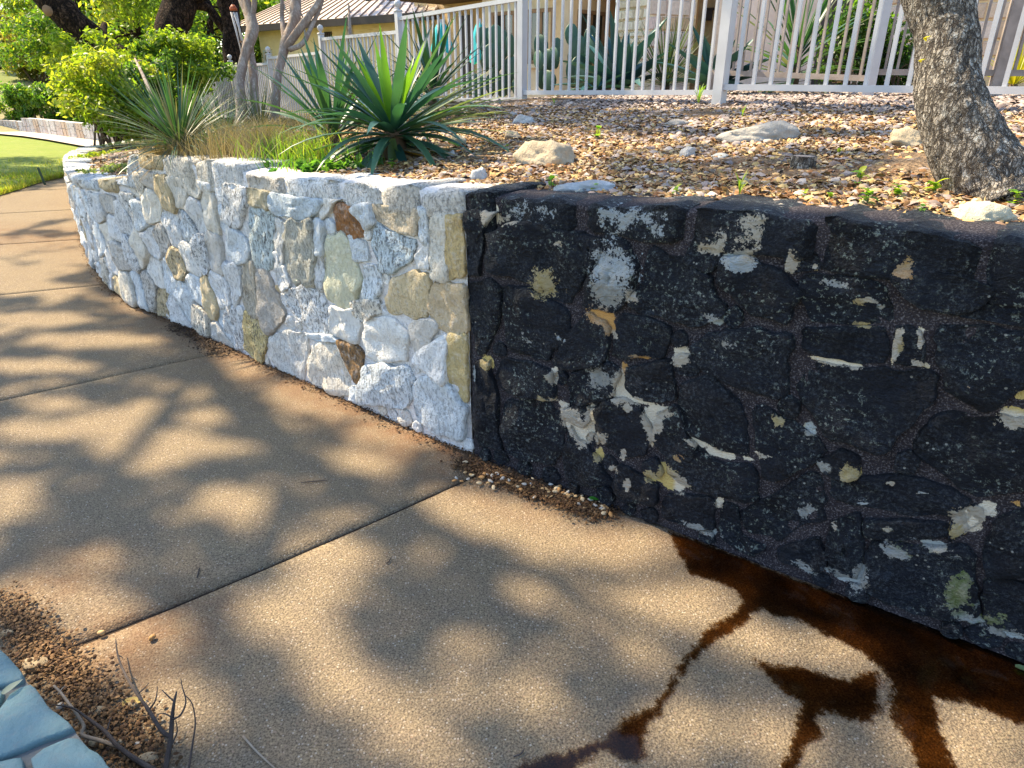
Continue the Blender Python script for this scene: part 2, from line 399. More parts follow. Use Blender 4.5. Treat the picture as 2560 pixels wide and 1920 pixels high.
# grass blades at the lawn's near edge and over the near lawn
def blades(name, pts, mat, hgt, wid, cols, lean=.5, seed=1, parent=None, seg=2):
    """pts (n,3) -> one mesh of thin blades"""
    rs = np.random.RandomState(seed); n = len(pts); a = rs.rand(n)*2*math.pi; h = hgt*(.55+.75*rs.rand(n)); wd = wid*(.7+.6*rs.rand(n))
    ln = lean*rs.rand(n)*h; b = rs.rand(n)*2*math.pi
    side = np.stack([np.cos(a), np.sin(a), np.zeros(n)], 1)*wd[:, None]; bend = np.stack([np.cos(b), np.sin(b), np.zeros(n)], 1)
    vs = []
    for k in range(seg+1):
        u = k/seg; c0 = pts+bend*(ln*u*u)[:, None]+np.array([0, 0, 1])*(h*(u-.25*lean*u*u))[:, None]; f = (1-u)*.5+.02
        vs += [c0-side*f, c0+side*f]
    V = np.stack(vs, 1).reshape(-1, 3); m = 2*(seg+1); base = (np.arange(n)*m)[:, None]
    Fq = np.concatenate([base+np.array([[2*k, 2*k+1, 2*k+3, 2*k+2]]) for k in range(seg)], 0)
    cols = np.array(cols); cc = cols[rs.randint(0, len(cols), n)]*(.75+.5*rs.rand(n))[:, None]
    Col = np.concatenate([np.repeat(cc, m, 0), np.ones((n*m, 1))], 1)
    return np_mesh(name, V, Fq, Col, mat, parent)
rs = np.random.RandomState(3); pts = []
for i in range(len(lawn_edge)-1):
    a, b = lawn_edge[i], lawn_edge[i+1]
    for _ in range(500):
        q = lerp(a, b, rnd.random()); pts.append((q.x-abs(rnd.gauss(0, .12)), q.y+rnd.gauss(0, .05), .01))
    for _ in range(700):
        q = lerp(a, b, rnd.random()); pts.append((q.x-rnd.random()**2*2.5, q.y+rnd.gauss(0, .05), .05))
o = blades('lawn_grass', np.array(pts), M['leaf'], .055, .012, [(.2,.27,.03),(.28,.31,.05),(.34,.3,.1)], .6, 4); tag(o, 'short yellow green grass blades fringing the lawn', 'grass', kind='stuff')

# ---------------------------------------------------------------- the path: slabs with open joints
PW = 1.78
path = bpy.data.objects.new('path', None); C.objects.link(path); path['kind'] = 'structure'
joints = [-6.0, -2.45, -.156, 2.08, 4.3, 6.4, 8.5, 10.6, 12.7, 14.8]
SK = .214
def pw(s): return interp(s, [-6, 3, 7, 10, 12, 15], [PW+.25, PW+.25, 1.9, 1.55, 1.6, 1.6])
def stain(s, o, x, y):
    k = max(0, 1-o/.42)*interp(s, [-3, -.9, -.3, 1.0, 2.6, 5], [0, .35, 1, .75, .6, .2])
    k = max(k, .8*max(0, 1-math.hypot(x+1.15, y-1.62)/.34), .6*max(0, 1-math.hypot(x+1.6, y-1.9)/.3))
    k = max(k, .55*max(0, 1-abs(y-6.9+.1*x)/.9)*(1 if x < -3 else 0))
    return k
for i in range(len(joints)-1):
    a, b = joints[i], joints[i+1]; gap = {1: .008, 2: .008}.get(i, .005); ga, gb = (gap, gap)
    ns, no = max(10, int((b-a)/.05)), 36; mb = MB(); near = .012
    for j in range(ns+1):
        for k in range(no+1):
            o_ = k/no; s0 = lerp(a+ga, b-gb, j/ns); ow = o_*pw(s0)
            p = W(s0+SK*ow, 0, ow-.03)
            e = min(j, ns-j)/ns*(b-a); z = -.004*max(0, 1-e/.02)**2+.0025*fbm(p.x, p.y, 0, 1.6, 2)
            jag = .004*nz(ow*14, i*3, 0)*(1 if j in (0, ns) else 0); T_ = wtan(s0)
            mb.v.append((p.x+T_.x*jag, p.y+T_.y*jag, z)); mb.c.append((1, 1, 1, stain(s0, ow, p.x, p.y)))
    n1 = no+1
    for j in range(ns):
        for k in range(no): mb.f.append((j*n1+k, j*n1+k+1, (j+1)*n1+k+1, (j+1)*n1+k))
    # skirt down the joint faces
    rim = [k for k in range(n1)]+[j*n1+no for j in range(1, ns+1)]+[ns*n1+k for k in range(no-1, -1, -1)]+[j*n1 for j in range(ns-1, 0, -1)]
    b0 = len(mb.v)
    for q in rim: mb.v.append((mb.v[q][0], mb.v[q][1], -.05)); mb.c.append((1,1,1,1))
    for q in range(len(rim)): q2 = (q+1) % len(rim); mb.f.append((rim[q2], rim[q], b0+q, b0+q2))
    mb.build('slab', M['concrete'], path, True)
# dirt in the joints and below the slabs
mb = MB(); sv = np.linspace(-6.2, 15, 90)
for s_ in sv:
    for o_ in (-.12, 1.0, 2.35): p = W(s_, -.011, o_); mb.v.append(tuple(p)); mb.c.append((.05,.033,.022,1))
for j in range(len(sv)-1):
    for k in range(2): mb.f.append((j*3+k, j*3+k+1, (j+1)*3+k+1, (j+1)*3+k))
mb.build('joint_dirt', mat_attr('joint_soil', .95, .4, 40.0, .8), path)
# far path beyond the lawn
fp = [G(-500,333), G(-200,334), G(0,341), G(60,347), G(120,356), G(200,371), G(260,380)]
fq = [G(-500,322), G(-200,324), G(0,329), G(60,334), G(140,342), G(225,356), G(290,365)]
mb = MB()
for i in range(len(fp)):
    for k in range(4):
        q = lerp(fp[i], fq[i], k/3); mb.v.append((q.x, q.y, .075)); mb.c.append((1,1,1,0))
for i in range(len(fp)-1):
    for k in range(3): mb.f.append((i*4+k, i*4+k+1, (i+1)*4+k+1, (i+1)*4+k))
t = NT('far_concrete'); t.principled(t.mix(t.noise(2.0, 5), (.40, .33, .27), (.5, .43, .36)), .9, t.bump(t.noise(60.0, 4), .3, .005)); 
struct(mb.build('far_path', t.m))

# ---------------------------------------------------------------- planting bed (terrain behind the wall)
t = NT('bed_soil'); n = t.noise(2.2, 5); g = t.noise(45.0, 5, .7)
c = t.mix(n, (.21, .135, .08), (.33, .235, .145)); c = t.mix(t.ramp(g, [(.35, .8), (.6, 0.0)]), c, (.07, .042, .026))
t.principled(c, .95, t.bump(t.math('ADD', g, t.math('MULTIPLY', t.voro(60.0), .7)), 1.0, .02), .1); M['bed'] = t.m
sv = np.concatenate([np.arange(S_MIN+.05, 4.0, .07), np.arange(4.0, S_MAX-.1, .14)]); tv = np.concatenate([np.arange(.22, 3.0, .06), np.arange(3.0, 9.6, .2)])
V = []
for s_ in sv:
    p, nn = wpt(s_), wout(s_)
    for t_ in tv: V.append((p.x-nn.x*t_, p.y-nn.y*t_))
V = np.array(V); Sg = np.repeat(sv, len(tv)); Tg = np.tile(tv, len(sv)); Z = bed_z_arr(Sg, Tg)
Z += np.array([.014*fbm(x, y, 0, 2.6, 3)+.03*nz(x, y, 3, .8)*min(1, tt/1.0) for (x, y), tt in zip(V, Tg)])
Z[Tg < .25] -= .03
V = np.concatenate([V, Z[:, None]], 1); nt = len(tv)
ii, jj = np.meshgrid(np.arange(len(sv)-1), np.arange(nt-1), indexing='ij'); q = (ii*nt+jj).ravel()
Fq = np.stack([q, q+nt, q+nt+1, q+1], 1)
struct(np_mesh('planting_bed', V, Fq, np.ones((len(V), 4)), M['bed'], None, True))
# yard behind the fence, up to the houses
mb = MB(); gx = np.linspace(-9, 16, 40); gy = np.linspace(-2, 30, 50)
S, T = st_of(np.tile(gx, len(gy)), np.repeat(gy, len(gx))); Zy = bed_z_arr(S, T)-.05
for k in range(len(S)): mb.v.append((gx[k % 40], gy[k//40], float(Zy[k]))); mb.c.append((1,1,1,1))
for j in range(49):
    for i in range(39):
        if min(T[j*40+i], T[j*40+i+1], T[(j+1)*40+i], T[(j+1)*40+i+1]) > 4.5 and max(S[j*40+i], S[(j+1)*40+i+1]) < S_MAX-4: mb.f.append((j*40+i, j*40+i+1, (j+1)*40+i+1, (j+1)*40+i))
used = sorted({i for f in mb.f for i in f}); rm = {o_: n_ for n_, o_ in enumerate(used)}
mb.v = [mb.v[i] for i in used]; mb.c = [mb.c[i] for i in used]; mb.f = [tuple(rm[i] for i in f) for f in mb.f]
struct(mb.build('yard_ground', M['bed'], None, True))

# ================================================================ the two stone walls
TILE = {'A': (1120, 420, 2.074), 'B': (1760, 500, 2.074), 'C': (1660, 1060, 1.411), 'W': (560, 420, 2.273), 'V': (150, 350, 3.16)}
def tile_pts(k, pts):
    x0, y0, sc = TILE[k]; out = []
    for x, y in pts:
        h = wall_hit(x0+x/sc, y0+y/sc)
        if h: out.append(h)
    return out
dark_polys = [
('A', [(88,200),(130,165),(250,160),(230,250),(185,330),(165,480),(155,555),(105,555),(84,400)]),
('A', [(300,285),(430,285),(680,340),(700,480),(690,640),(600,700),(500,670),(390,590),(330,560),(190,540),(200,440),(235,350)]),
('A', [(810,360),(900,370),(990,510),(960,620),(880,740),(780,745),(700,700),(715,590),(790,470)]),
('A', [(1060,430),(1180,470),(1340,550),(1370,620),(1430,720),(1390,800),(1270,810),(1100,775),(940,740),(920,690),(1000,600),(1030,500)]),
('A', [(90,600),(200,590),(280,610),(260,760),(230,880),(170,965),(140,955),(112,780)]),
('A', [(290,640),(400,620),(520,690),(640,780),(620,880),(540,960),(510,1015),(430,980),(300,920),(280,800)]),
('A', [(705,760),(825,810),(828,985),(760,1035),(590,1040),(545,1010),(600,900),(660,810)]),
('A', [(890,770),(1010,780),(1130,820),(1145,920),(1100,985),(980,990),(850,980),(845,880)]),
('A', [(1290,360),(1420,335),(1400,500),(1360,550),(1250,510),(1215,480)]),
('A', [(640,1060),(730,1045),(840,1010),(880,1060),(870,1130),(850,1190),(740,1220),(650,1240),(620,1150)]),
('A', [(920,1050),(1000,1025),(1140,1015),(1160,1110),(1180,1200),(1120,1210),(1000,1210),(930,1150)]),
('A', [(750,1265),(800,1215),(900,1200),(980,1240),(1030,1310),(1045,1400),(1010,1490),(900,1505),(810,1440),(765,1360)]),
('A', [(280,1000),(420,1015),(520,1065),(560,1160),(540,1205),(400,1195),(290,1150),(245,1080)]),
('A', [(150,1020),(210,985),(230,1100),(255,1180),(250,1350),(275,1450),(155,1440),(135,1300)]),
('A', [(295,1210),(400,1220),(540,1230),(590,1300),(595,1420),(540,1540),(420,1520),(315,1480),(285,1350)]),
('A', [(630,1350),(680,1420),(755,1480),(795,1560),(845,1640),(700,1650),(605,1600),(590,1480)]),
('A', [(1080,1265),(1185,1245),(1235,1400),(1290,1440),(1255,1530),(1105,1480),(1065,1400)]),
('A', [(890,1540),(1000,1600),(1080,1655),(1060,1740),(910,1730),(860,1650)]),
('A', [(520,330),(660,345),(800,370),(780,460),(720,560),(705,470),(690,360)]),
('A', [(600,1250),(720,1240),(735,1300),(700,1350),(620,1310)]),
('B', [(90,295),(240,305),(400,375),(500,480),(460,560),(430,640),(320,625),(170,540),(78,440),(68,360)]),
('B', [(430,285),(560,290),(585,355),(480,372),(430,365)]),
('B', [(525,405),(700,395),(925,445),(955,560),(950,640),(760,645),(560,635),(505,500)]),
('B', [(515,675),(760,668),(935,660),(945,740),(925,845),(800,845),(620,818),(525,785)]),
('B', [(975,385),(1090,365),(1300,395),(1475,455),(1420,540),(1280,595),(1150,560),(1040,500),(985,440)]),
('B', [(1340,600),(1500,535),(1659,525),(1800,540),(1800,660),(1659,655),(1500,630)]),
('B', [(0,695),(150,675),(440,695),(455,800),(420,950),(380,1030),(270,1005),(120,955),(0,885),(-60,780)]),
('B', [(505,865),(700,855),(830,875),(1010,895),(1130,895),(1205,940),(1180,1040),(1110,1120),(1040,1170),(960,1320),(910,1355),(850,1325),(740,1265),(620,1195),(535,1100),(500,980)]),
('B', [(990,665),(1060,655),(1125,695),(1135,790),(1125,855),(1050,855),(985,835)]),
('B', [(1235,675),(1400,655),(1659,695),(1820,725),(1820,900),(1650,960),(1560,1055),(1480,1085),(1330,1055),(1245,980),(1220,830)]),
('B', [(1235,1095),(1400,1115),(1560,1115),(1700,1155),(1820,1250),(1820,1480),(1600,1515),(1460,1545),(1330,1475),(1165,1395),(1105,1290),(1135,1180)]),
('B', [(245,1095),(330,1095),(460,1165),(600,1260),(630,1300),(560,1355),(440,1425),(330,1475),(295,1400),(265,1250)]),
('B', [(-130,1000),(-20,905),(90,975),(185,1060),(205,1200),(225,1325),(130,1305),(0,1255),(-110,1195)]),
('C', [(20,75),(110,85),(190,145),(295,145),(325,230),(300,285),(190,255),(90,228),(12,170)]),
('C', [(405,240),(480,195),(555,175),(565,270),(555,345),(470,365),(400,415),(305,388),(275,320),(335,280)]),
('C', [(595,195),(650,212),(760,183),(880,193),(1000,232),(1065,270),(1000,325),(850,325),(700,297),(605,278)]),
('C', [(545,132),(620,95),(685,122),(678,188),(620,196),(565,168)]),
('C', [(0,272),(60,243),(165,272),(175,375),(100,365),(0,330)]),
('C', [(198,292),(258,302),(268,398),(360,440),(300,465),(195,410)]),
('C', [(592,352),(688,332),(698,420),(688,520),(678,555),(592,538),(565,440)]),
('C', [(725,425),(860,432),(1075,442),(1105,560),(1105,685),(950,685),(800,635),(705,560)]),
('C', [(705,342),(860,342),(985,352),(1005,398),(860,413),(715,403)]),
('C', [(405,442),(535,405),(565,470),(555,518),(480,508),(405,478)]),
('C', [(1130,552),(1270,562),(1400,600),(1400,800),(1200,735),(1130,690)]),
('C', [(1022,332),(1090,295),(1122,312),(1112,350),(1060,388),(1014,406)]),
('C', [(1135,400),(1200,325),(1400,262),(1400,530),(1270,538),(1135,528)]),
]
CR, OR, BL, GY, YE, GN = (.60,.53,.42), (.50,.27,.09), (.42,.50,.56), (.33,.36,.36), (.50,.38,.14), (.10,.15,.02)
dark_patches = [('A',x) for x in [
(495,600,75,75,YE,.75),(215,255,35,55,CR,1),(300,270,60,14,CR,1),(850,540,120,170,BL,.72),(830,640,90,90,GY,.8),(780,775,75,38,OR,1),(835,830,25,35,OR,.9),(955,670,24,34,CR,1),(560,410,16,34,CR,.9),
(862,870,20,20,CR,1),(1000,985,48,14,OR,1),(1200,985,45,50,CR,1),(905,1045,18,28,OR,.9),(790,1085,80,90,GY,.62),(545,1080,18,44,CR,1),(885,1140,30,80,CR,1.1),
(650,1310,70,60,CR,1.1),(690,1380,50,60,CR,1.05),(738,1310,22,80,CR,1.1),(790,1400,36,36,CR,1),(930,1195,85,22,CR,1.05),(1060,1310,50,70,CR,1.1),(1110,1262,60,18,CR,1.05),(1050,1400,13,60,CR,1),
(490,1195,22,16,YE,1),(545,1200,34,9,CR,.9),(930,1247,24,18,CR,1),(780,1490,24,30,YE,1),(905,1490,18,34,CR,1),(1200,1505,22,24,OR,1),(1130,1600,45,60,YE,1.1),(1170,1600,60,30,CR,1.05),(1190,1640,24,50,CR,1),(1050,1600,28,34,YE,1),
(1410,1490,80,20,CR,1.0),(1290,1430,60,16,CR,.8),(1540,1515,40,14,CR,.8),(1350,420,60,30,CR,.8),(1390,420,30,34,CR,1),(300,690,16,14,CR,.9),(195,1010,28,34,YE,.95),(580,890,24,18,BL,.9),(1380,790,50,30,GY,.8),
(590,1240,22,22,CR,1),(860,1560,30,18,CR,.9),(930,1640,22,40,CR,.8),(400,880,60,50,GY,.45),(120,1050,12,90,GY,.5),(200,1600,120,22,GY,.6)]]
dark_patches += [('B',x) for x in [
(170,325,82,44,BL,1.05),(215,300,40,20,CR,1),(452,325,34,50,CR,1.05),(60,255,30,28,CR,1.05),(1035,378,58,24,OR,1.05),(790,530,24,26,YE,1),(930,550,24,48,GY,1),(998,760,22,100,CR,1.05),(1010,760,26,40,YE,.9),(1125,730,18,50,CR,1),(1110,858,44,18,CR,1.05),
(650,845,110,16,CR,.95),(785,872,36,18,CR,.9),(690,440,80,24,GY,.8),(385,1150,32,24,YE,1.05),(548,1205,30,40,GY,1),(755,1415,55,45,YE,.95),(970,1480,24,18,CR,.9),(1132,1505,20,18,BL,1),(1390,955,26,14,OR,.8),
(1600,1150,80,45,CR,1),(1610,1105,60,20,YE,1),(1645,1020,34,30,YE,.95),(300,1330,60,20,CR,.8),(60,1325,60,20,CR,.95),(620,1380,40,30,GY,.9),(820,1580,22,20,BL,.9),(120,730,60,30,GY,.6),(570,350,18,14,CR,.9),(845,520,10,10,CR,1),(1130,690,30,14,CR,1),(1230,270,50,60,GY,.4),(800,650,80,18,YE,.6)]]
dark_patches += [('C',x) for x in [
(1075,340,52,44,CR,1.25),(1035,375,26,26,YE,1),(1145,310,34,28,CR,1),(1242,284,22,12,OR,1),(830,440,70,40,GN,.5),(810,450,60,34,GY,.75),(985,445,120,14,GY,.85),(1035,585,44,70,GN,1.0),(50,122,16,13,OR,1),(22,195,45,40,YE,1),(50,215,30,30,CR,1),(190,285,14,18,CR,1),
(790,365,12,12,CR,1),(495,310,30,30,GY,.7),(690,545,40,50,GY,.75),(1070,690,70,18,GY,.9),(1200,740,100,20,GY,.8),(120,370,70,16,GY,.8),(500,510,50,24,GY,.7),(620,540,60,20,GY,.75),(600,365,14,18,CR,.9),(1150,690,60,60,GN,.55)]]
PATCH = []
for k, (x, y, rx, ry, col, st_) in dark_patches:
    a = tile_pts(k, [(x, y), (x+rx, y), (x, y+ry)])
    if len(a) == 3: PATCH.append((a[0][0], a[0][1], max(.008, abs(a[1][0]-a[0][0])), max(.008, abs(a[2][1]-a[0][1])), col, st_))
PA = np.array([(p[0], p[1], p[2], p[3], p[5]) for p in PATCH]); PC = [p[4] for p in PATCH]
def patch_at(s, z):
    d = np.hypot((s-PA[:, 0])/PA[:, 2], (z-PA[:, 1])/PA[:, 3]); v = PA[:, 4]*np.clip(1.25-.72*d, 0, 1)
    j = int(v.argmax()); return (*PC[j], float(min(1, v[j])))

def chaikin(poly, it=2, f=.22):
    for _ in range(it):
        q = []
        for i in range(len(poly)):
            a, b = poly[i], poly[(i+1) % len(poly)]
            q.append((lerp(a[0], b[0], f), lerp(a[1], b[1], f))); q.append((lerp(b[0], a[0], f), lerp(b[1], a[1], f)))
        poly = q
    return poly
def resample(poly, n):
    p = np.array(poly+[poly[0]]); d = np.concatenate([[0], np.cumsum(np.hypot(*np.diff(p, axis=0).T))])
    u = np.linspace(0, d[-1], n, endpoint=False); return np.stack([np.interp(u, d, p[:, 0]), np.interp(u, d, p[:, 1])], 1)
def stone(parent, poly, mat, proud, seed, colfn, n=30, rough=.012, grow=.012):
    p = resample(chaikin(poly, 1, .09), n); x, y = p.T; x2, y2 = np.roll(x, -1), np.roll(y, -1); cr = x*y2-x2*y; A = cr.sum()/2
    if abs(A) < 1e-5: return
    cx, cy = ((x+x2)*cr).sum()/(6*A), ((y+y2)*cr).sum()/(6*A); size = math.sqrt(abs(A))
    g_ = 1+grow/max(.05, size); p = np.stack([cx+(p[:, 0]-cx)*g_, cy+(p[:, 1]-cy)*g_], 1)
    p[:, 1] = np.clip(p[:, 1], .006, None)
    if A < 0: p = p[::-1]
    rr = random.Random(seed); tx, tz = rr.uniform(-.06, .06), rr.uniform(-.06, .06)
    prof = [(1.0, -.05), (1.0, proud*.5), (.985, proud*.9), (.945, proud), (.76, proud*1.03), (.56, proud*1.04), (.34, proud*1.04), (.14, proud*1.04)]
    mb = MB()
    for r, h in prof:
        for i in range(n):
            a, b = cx+(p[i][0]-cx)*r, cy+(p[i][1]-cy)*r; j = .16*nz(a*14, b*14, seed)+.08*nz(a*40, b*40, seed) if r > .9 else 0
            a += (p[i][0]-cx)*j; b += (p[i][1]-cy)*j
            fc = mnoise.voronoi(Vector((a*8, b*6, seed*1.7)))[0][0]-.45
            hh = h if h < 0 else max(.002, h+rough*(fbm(a, b, seed*.7, 9.0, 3)+1.1*fc)*(.35 if r > .98 else 1)+tx*(a-cx)+tz*(b-cy))
            mb.v.append(tuple(W(a, b, hh))); mb.c.append(colfn(a, b))
    mb.v.append(tuple(W(cx, cy, proud*1.05))); mb.c.append(colfn(cx, cy)); m = len(prof)
    for k in range(m-1):
        for i in range(n): mb.f.append((k*n+i, k*n+(i+1) % n, (k+1)*n+(i+1) % n, (k+1)*n+i))
    for i in range(n): mb.f.append(((m-1)*n+i, (m-1)*n+(i+1) % n, m*n))
    mb.f = [f[::-1] for f in mb.f]
    return mb.build('stone', mat, parent, True)
def sx(k, x, y): return tile_pts(k, [(x, y)])[0][0]
def cap_stone(parent, s0, s1, z0, mat, colfn, seed, depth=.34, proud=.035, zt=0.0, name='cap_stone'):
    """top-course stone: front face, rounded nose and flat top running back into the bed"""
    ns = max(6, int((s1-s0)/.03)); rr = random.Random(seed); mb = MB(); m = 0
    prof = [(-.03, z0-.005), (proud*.75, z0), (proud, z0+.018), (proud*1.02, -.03), (proud*.9, -.010), (proud*.5, -.002), (-.03, 0.0), (-.09, .0), (-.16, -.002), (-.24, -.004), (-depth, -.012), (-depth, -.12)]
    tilt = rr.uniform(-.012, .012); w = s1-s0
    for j in range(ns+1):
        s = lerp(s0, s1, j/ns); e = min(j, ns-j)/ns*w; r = min(1, e/.018); rnd_ = math.sqrt(max(0, 1-(1-r)**2))
        top = wtop(s)+zt+tilt*(j/ns-.5)*2+.012*nz(s, seed, 0, 6.0)
        for k, (h, z) in enumerate(prof):
            zz = z if k < 3 else top+z; nn = fbm(s, k*.35+seed, 0, 7.0, 3)
            hh = h*(rnd_*.75+.25) if h > 0 else h
            if k in (1, 2): zz = z+.022*nz(s, seed+5, 0, 7.0)+(1-rnd_)*.02
            if k >= 2 and k < 11: hh += .020*nn+.012*fbm(s, k*.2, seed, 22.0, 2); zz += .012*fbm(s, k*.5, seed, 11.0, 3)-(1-rnd_)*.012
            mb.v.append(tuple(W(s, zz, hh))); mb.c.append(colfn(s, zz))
    m = len(prof)
    for j in range(ns):
        for k in range(m-1): mb.f.append((j*m+k, (j+1)*m+k, (j+1)*m+k+1, j*m+k+1))
    mb.f.append(tuple(range(m))); mb.f.append(tuple(ns*m+k for k in range(m-1, -1, -1)))
    mb.f = [f[::-1] for f in mb.f]
    return mb.build(name, mat, parent, True)
def core(parent, s0, s1, mat, colfn, ds, dz, name='mortar'):
    """mortar body that shows between the stones"""
    ns = int((s1-s0)/ds); mb = MB(); rows = int(1.25/dz)
    for j in range(ns+1):
        s = lerp(s0, s1, j/ns); top = wtop(s)-.012
        for k in range(rows+1):
            z = lerp(-.05, top, k/rows); h = .002+.005*fbm(s, z, 1.3, 9.0, 3)
            mb.v.append(tuple(W(s, z, h))); mb.c.append(colfn(s, z))
        for h, z in ((-.03, top+.008), (-.15, top+.012), (-.33, top), (-.33, top-.6)):
            mb.v.append(tuple(W(s, z+.006*nz(s, h, 0, 12.0), h))); mb.c.append(colfn(s, z))
    m = rows+5
    for j in range(ns):
        for k in range(m-1): mb.f.append((j*m+k, j*m+k+1, (j+1)*m+k+1, (j+1)*m+k))
    mb.f.append(tuple(range(m))); mb.f.append(tuple(ns*m+k for k in range(m-1, -1, -1)))
    return mb.build(name, mat, parent, True)

def fillers(polys, s0, s1, seed, rmin=.026, rmax=.075, gap=.010, zmax=lambda s: 1.0):
    """small stones wedged into the larger gaps"""
    r = random.Random(seed); segs = []
    for q in polys:
        q = np.array(q); segs.append(np.concatenate([q, np.roll(q, -1, 0)], 1))
    E_ = np.concatenate(segs, 0); out = []; circ = []
    def inside(x, y):
        for q in segs:
            c1 = (q[:, 1] > y) != (q[:, 3] > y); xx = (q[:, 2]-q[:, 0])*(y-q[:, 1])/(q[:, 3]-q[:, 1]+1e-12)+q[:, 0]
            if (c1 & (x < xx)).sum() % 2: return True
        return False
    cand = []
    for _ in range(9000):
        x, y = r.uniform(s0, s1), r.uniform(.02, 1.0)
        if y > zmax(x): continue
        d = E_[:, 2:]-E_[:, :2]; u = np.clip(((x-E_[:, 0])*d[:, 0]+(y-E_[:, 1])*d[:, 1])/((d**2).sum(1)+1e-12), 0, 1)
        m = np.hypot(x-E_[:, 0]-u*d[:, 0], y-E_[:, 1]-u*d[:, 1]).min()-gap; m = min(m, y-.004, rmax, s1-x)
        if m > rmin and not inside(x, y): cand.append((m, x, y))
    cand.sort(reverse=True)
    for m, x, y in cand:
        k = min([math.hypot(x-a, y-b)-c_-gap for c_, a, b in circ]+[m])
        if k < rmin: continue
        circ.append((k, x, y)); n = r.randint(5, 7); a0 = r.random()*6.28; out.append([(x+k*r.uniform(.85, 1.25)*math.cos(a0+6.283*i/n), max(.006, y+k*r.uniform(.85, 1.25)*math.sin(a0+6.283*i/n))) for i in range(n)])
    return out
# ---- dark wall
dwall = thing('retaining_wall', 'black weathered stone retaining wall with pale flaked patches above the puddle', 'retaining wall'); dwall['kind'] = 'object'
SEAM = 0.0
core(dwall, -4.4, SEAM-.004, M['dark_mortar'], patch_at, .016, .016)
dark_sz = []
for i, (k, pts) in enumerate(dark_polys):
    q = tile_pts(k, pts)
    if len(q) < 3: continue
    q = [(min(a, SEAM-.012), min(max(b, .01), wtop(a)-.075)) for a, b in q]
    dark_sz.append(q); stone(dwall, q, M['dark_stone'], rnd.uniform(.010, .026), i+1, patch_at, 40, .020, .012)
for i, q in enumerate(fillers(dark_sz, -2.12, SEAM-.012, 5, zmax=lambda s: wtop(s)-.13)): stone(dwall, q, M['dark_stone'], rnd.uniform(.010, .026), 2000+i, patch_at, 16, .014, .004)
gj = {}
def gpt(i, j):
    if (i, j) not in gj: r_ = random.Random(i*31+j*7+3); gj[(i, j)] = (-2.30-.33*i-(.15 if j % 2 else 0)+r_.uniform(-.06, .06)*(i > 0), min(.02+.265*j+r_.uniform(-.05, .05), wtop(-3)-.10) if 0 < j < 4 else (.012 if j == 0 else wtop(-3)-.11))
    return gj[(i, j)]
for i in range(6):
    for j in range(4):
        q = [gpt(i, j), gpt(i+1, j), gpt(i+1, j+1), gpt(i, j+1)]; cx, cy = sum(a for a, b in q)/4, sum(b for a, b in q)/4
        if cx < -4.3: continue
        q = [(max(-4.39, cx+(a-cx)*.90), cy+(b-cy)*.90) for a, b in q]; stone(dwall, q, M['dark_stone'], rnd.uniform(.014, .034), 2600+i*10+j, patch_at, 30, .02, .006)
def cap_patch(pal):
    def f(s, z):
        c_ = patch_at(s, z)
        for (a, b, col, st_) in pal:
            m_ = min(a, b), max(a, b)
            if m_[0] <= s <= m_[1]:
                u_ = (z-wtop(s)+.055)/.05; k = st_*min(1, min(s-m_[0], m_[1]-s)/.06+.1)*max(0, 1-.55*abs(u_+.5*nz(s*9, 0, 2)))
                if k > c_[3]: c_ = (*col, k)
        return c_
    return f
pal = [(sx('A',280,200), sx('A',620,220), BL, .60), (sx('A',740,240), sx('A',1190,250), BL, .74), (sx('B',110,140), sx('B',370,140), CR, .95), (sx('A',1420,290), sx('A',1460,290), CR, .9)]
cf = cap_patch(pal)
for i, (a, b, z0, zt) in enumerate([(sx('A',98,150), sx('A',235,150), 1.03, .015), (sx('A',262,200), sx('A',660,220), 1.085, .0), (sx('A',712,240), sx('A',1222,250), 1.10, .0), (sx('A',1275,260), sx('B',578,180), 1.10, .005), (sx('B',606,180), sx('B',1440,260), 1.08, .0), (sx('B',1492,260), sx('B',1492,260)-.5, 1.06, .005), (sx('B',1492,260)-.53, -3.2, 1.08, 0), (-3.23, -4.4, 1.08, 0)]):
    cap_stone(dwall, min(a, b), max(a, b), z0, M['dark_stone'], cf, 100+i, .34, .022, zt)
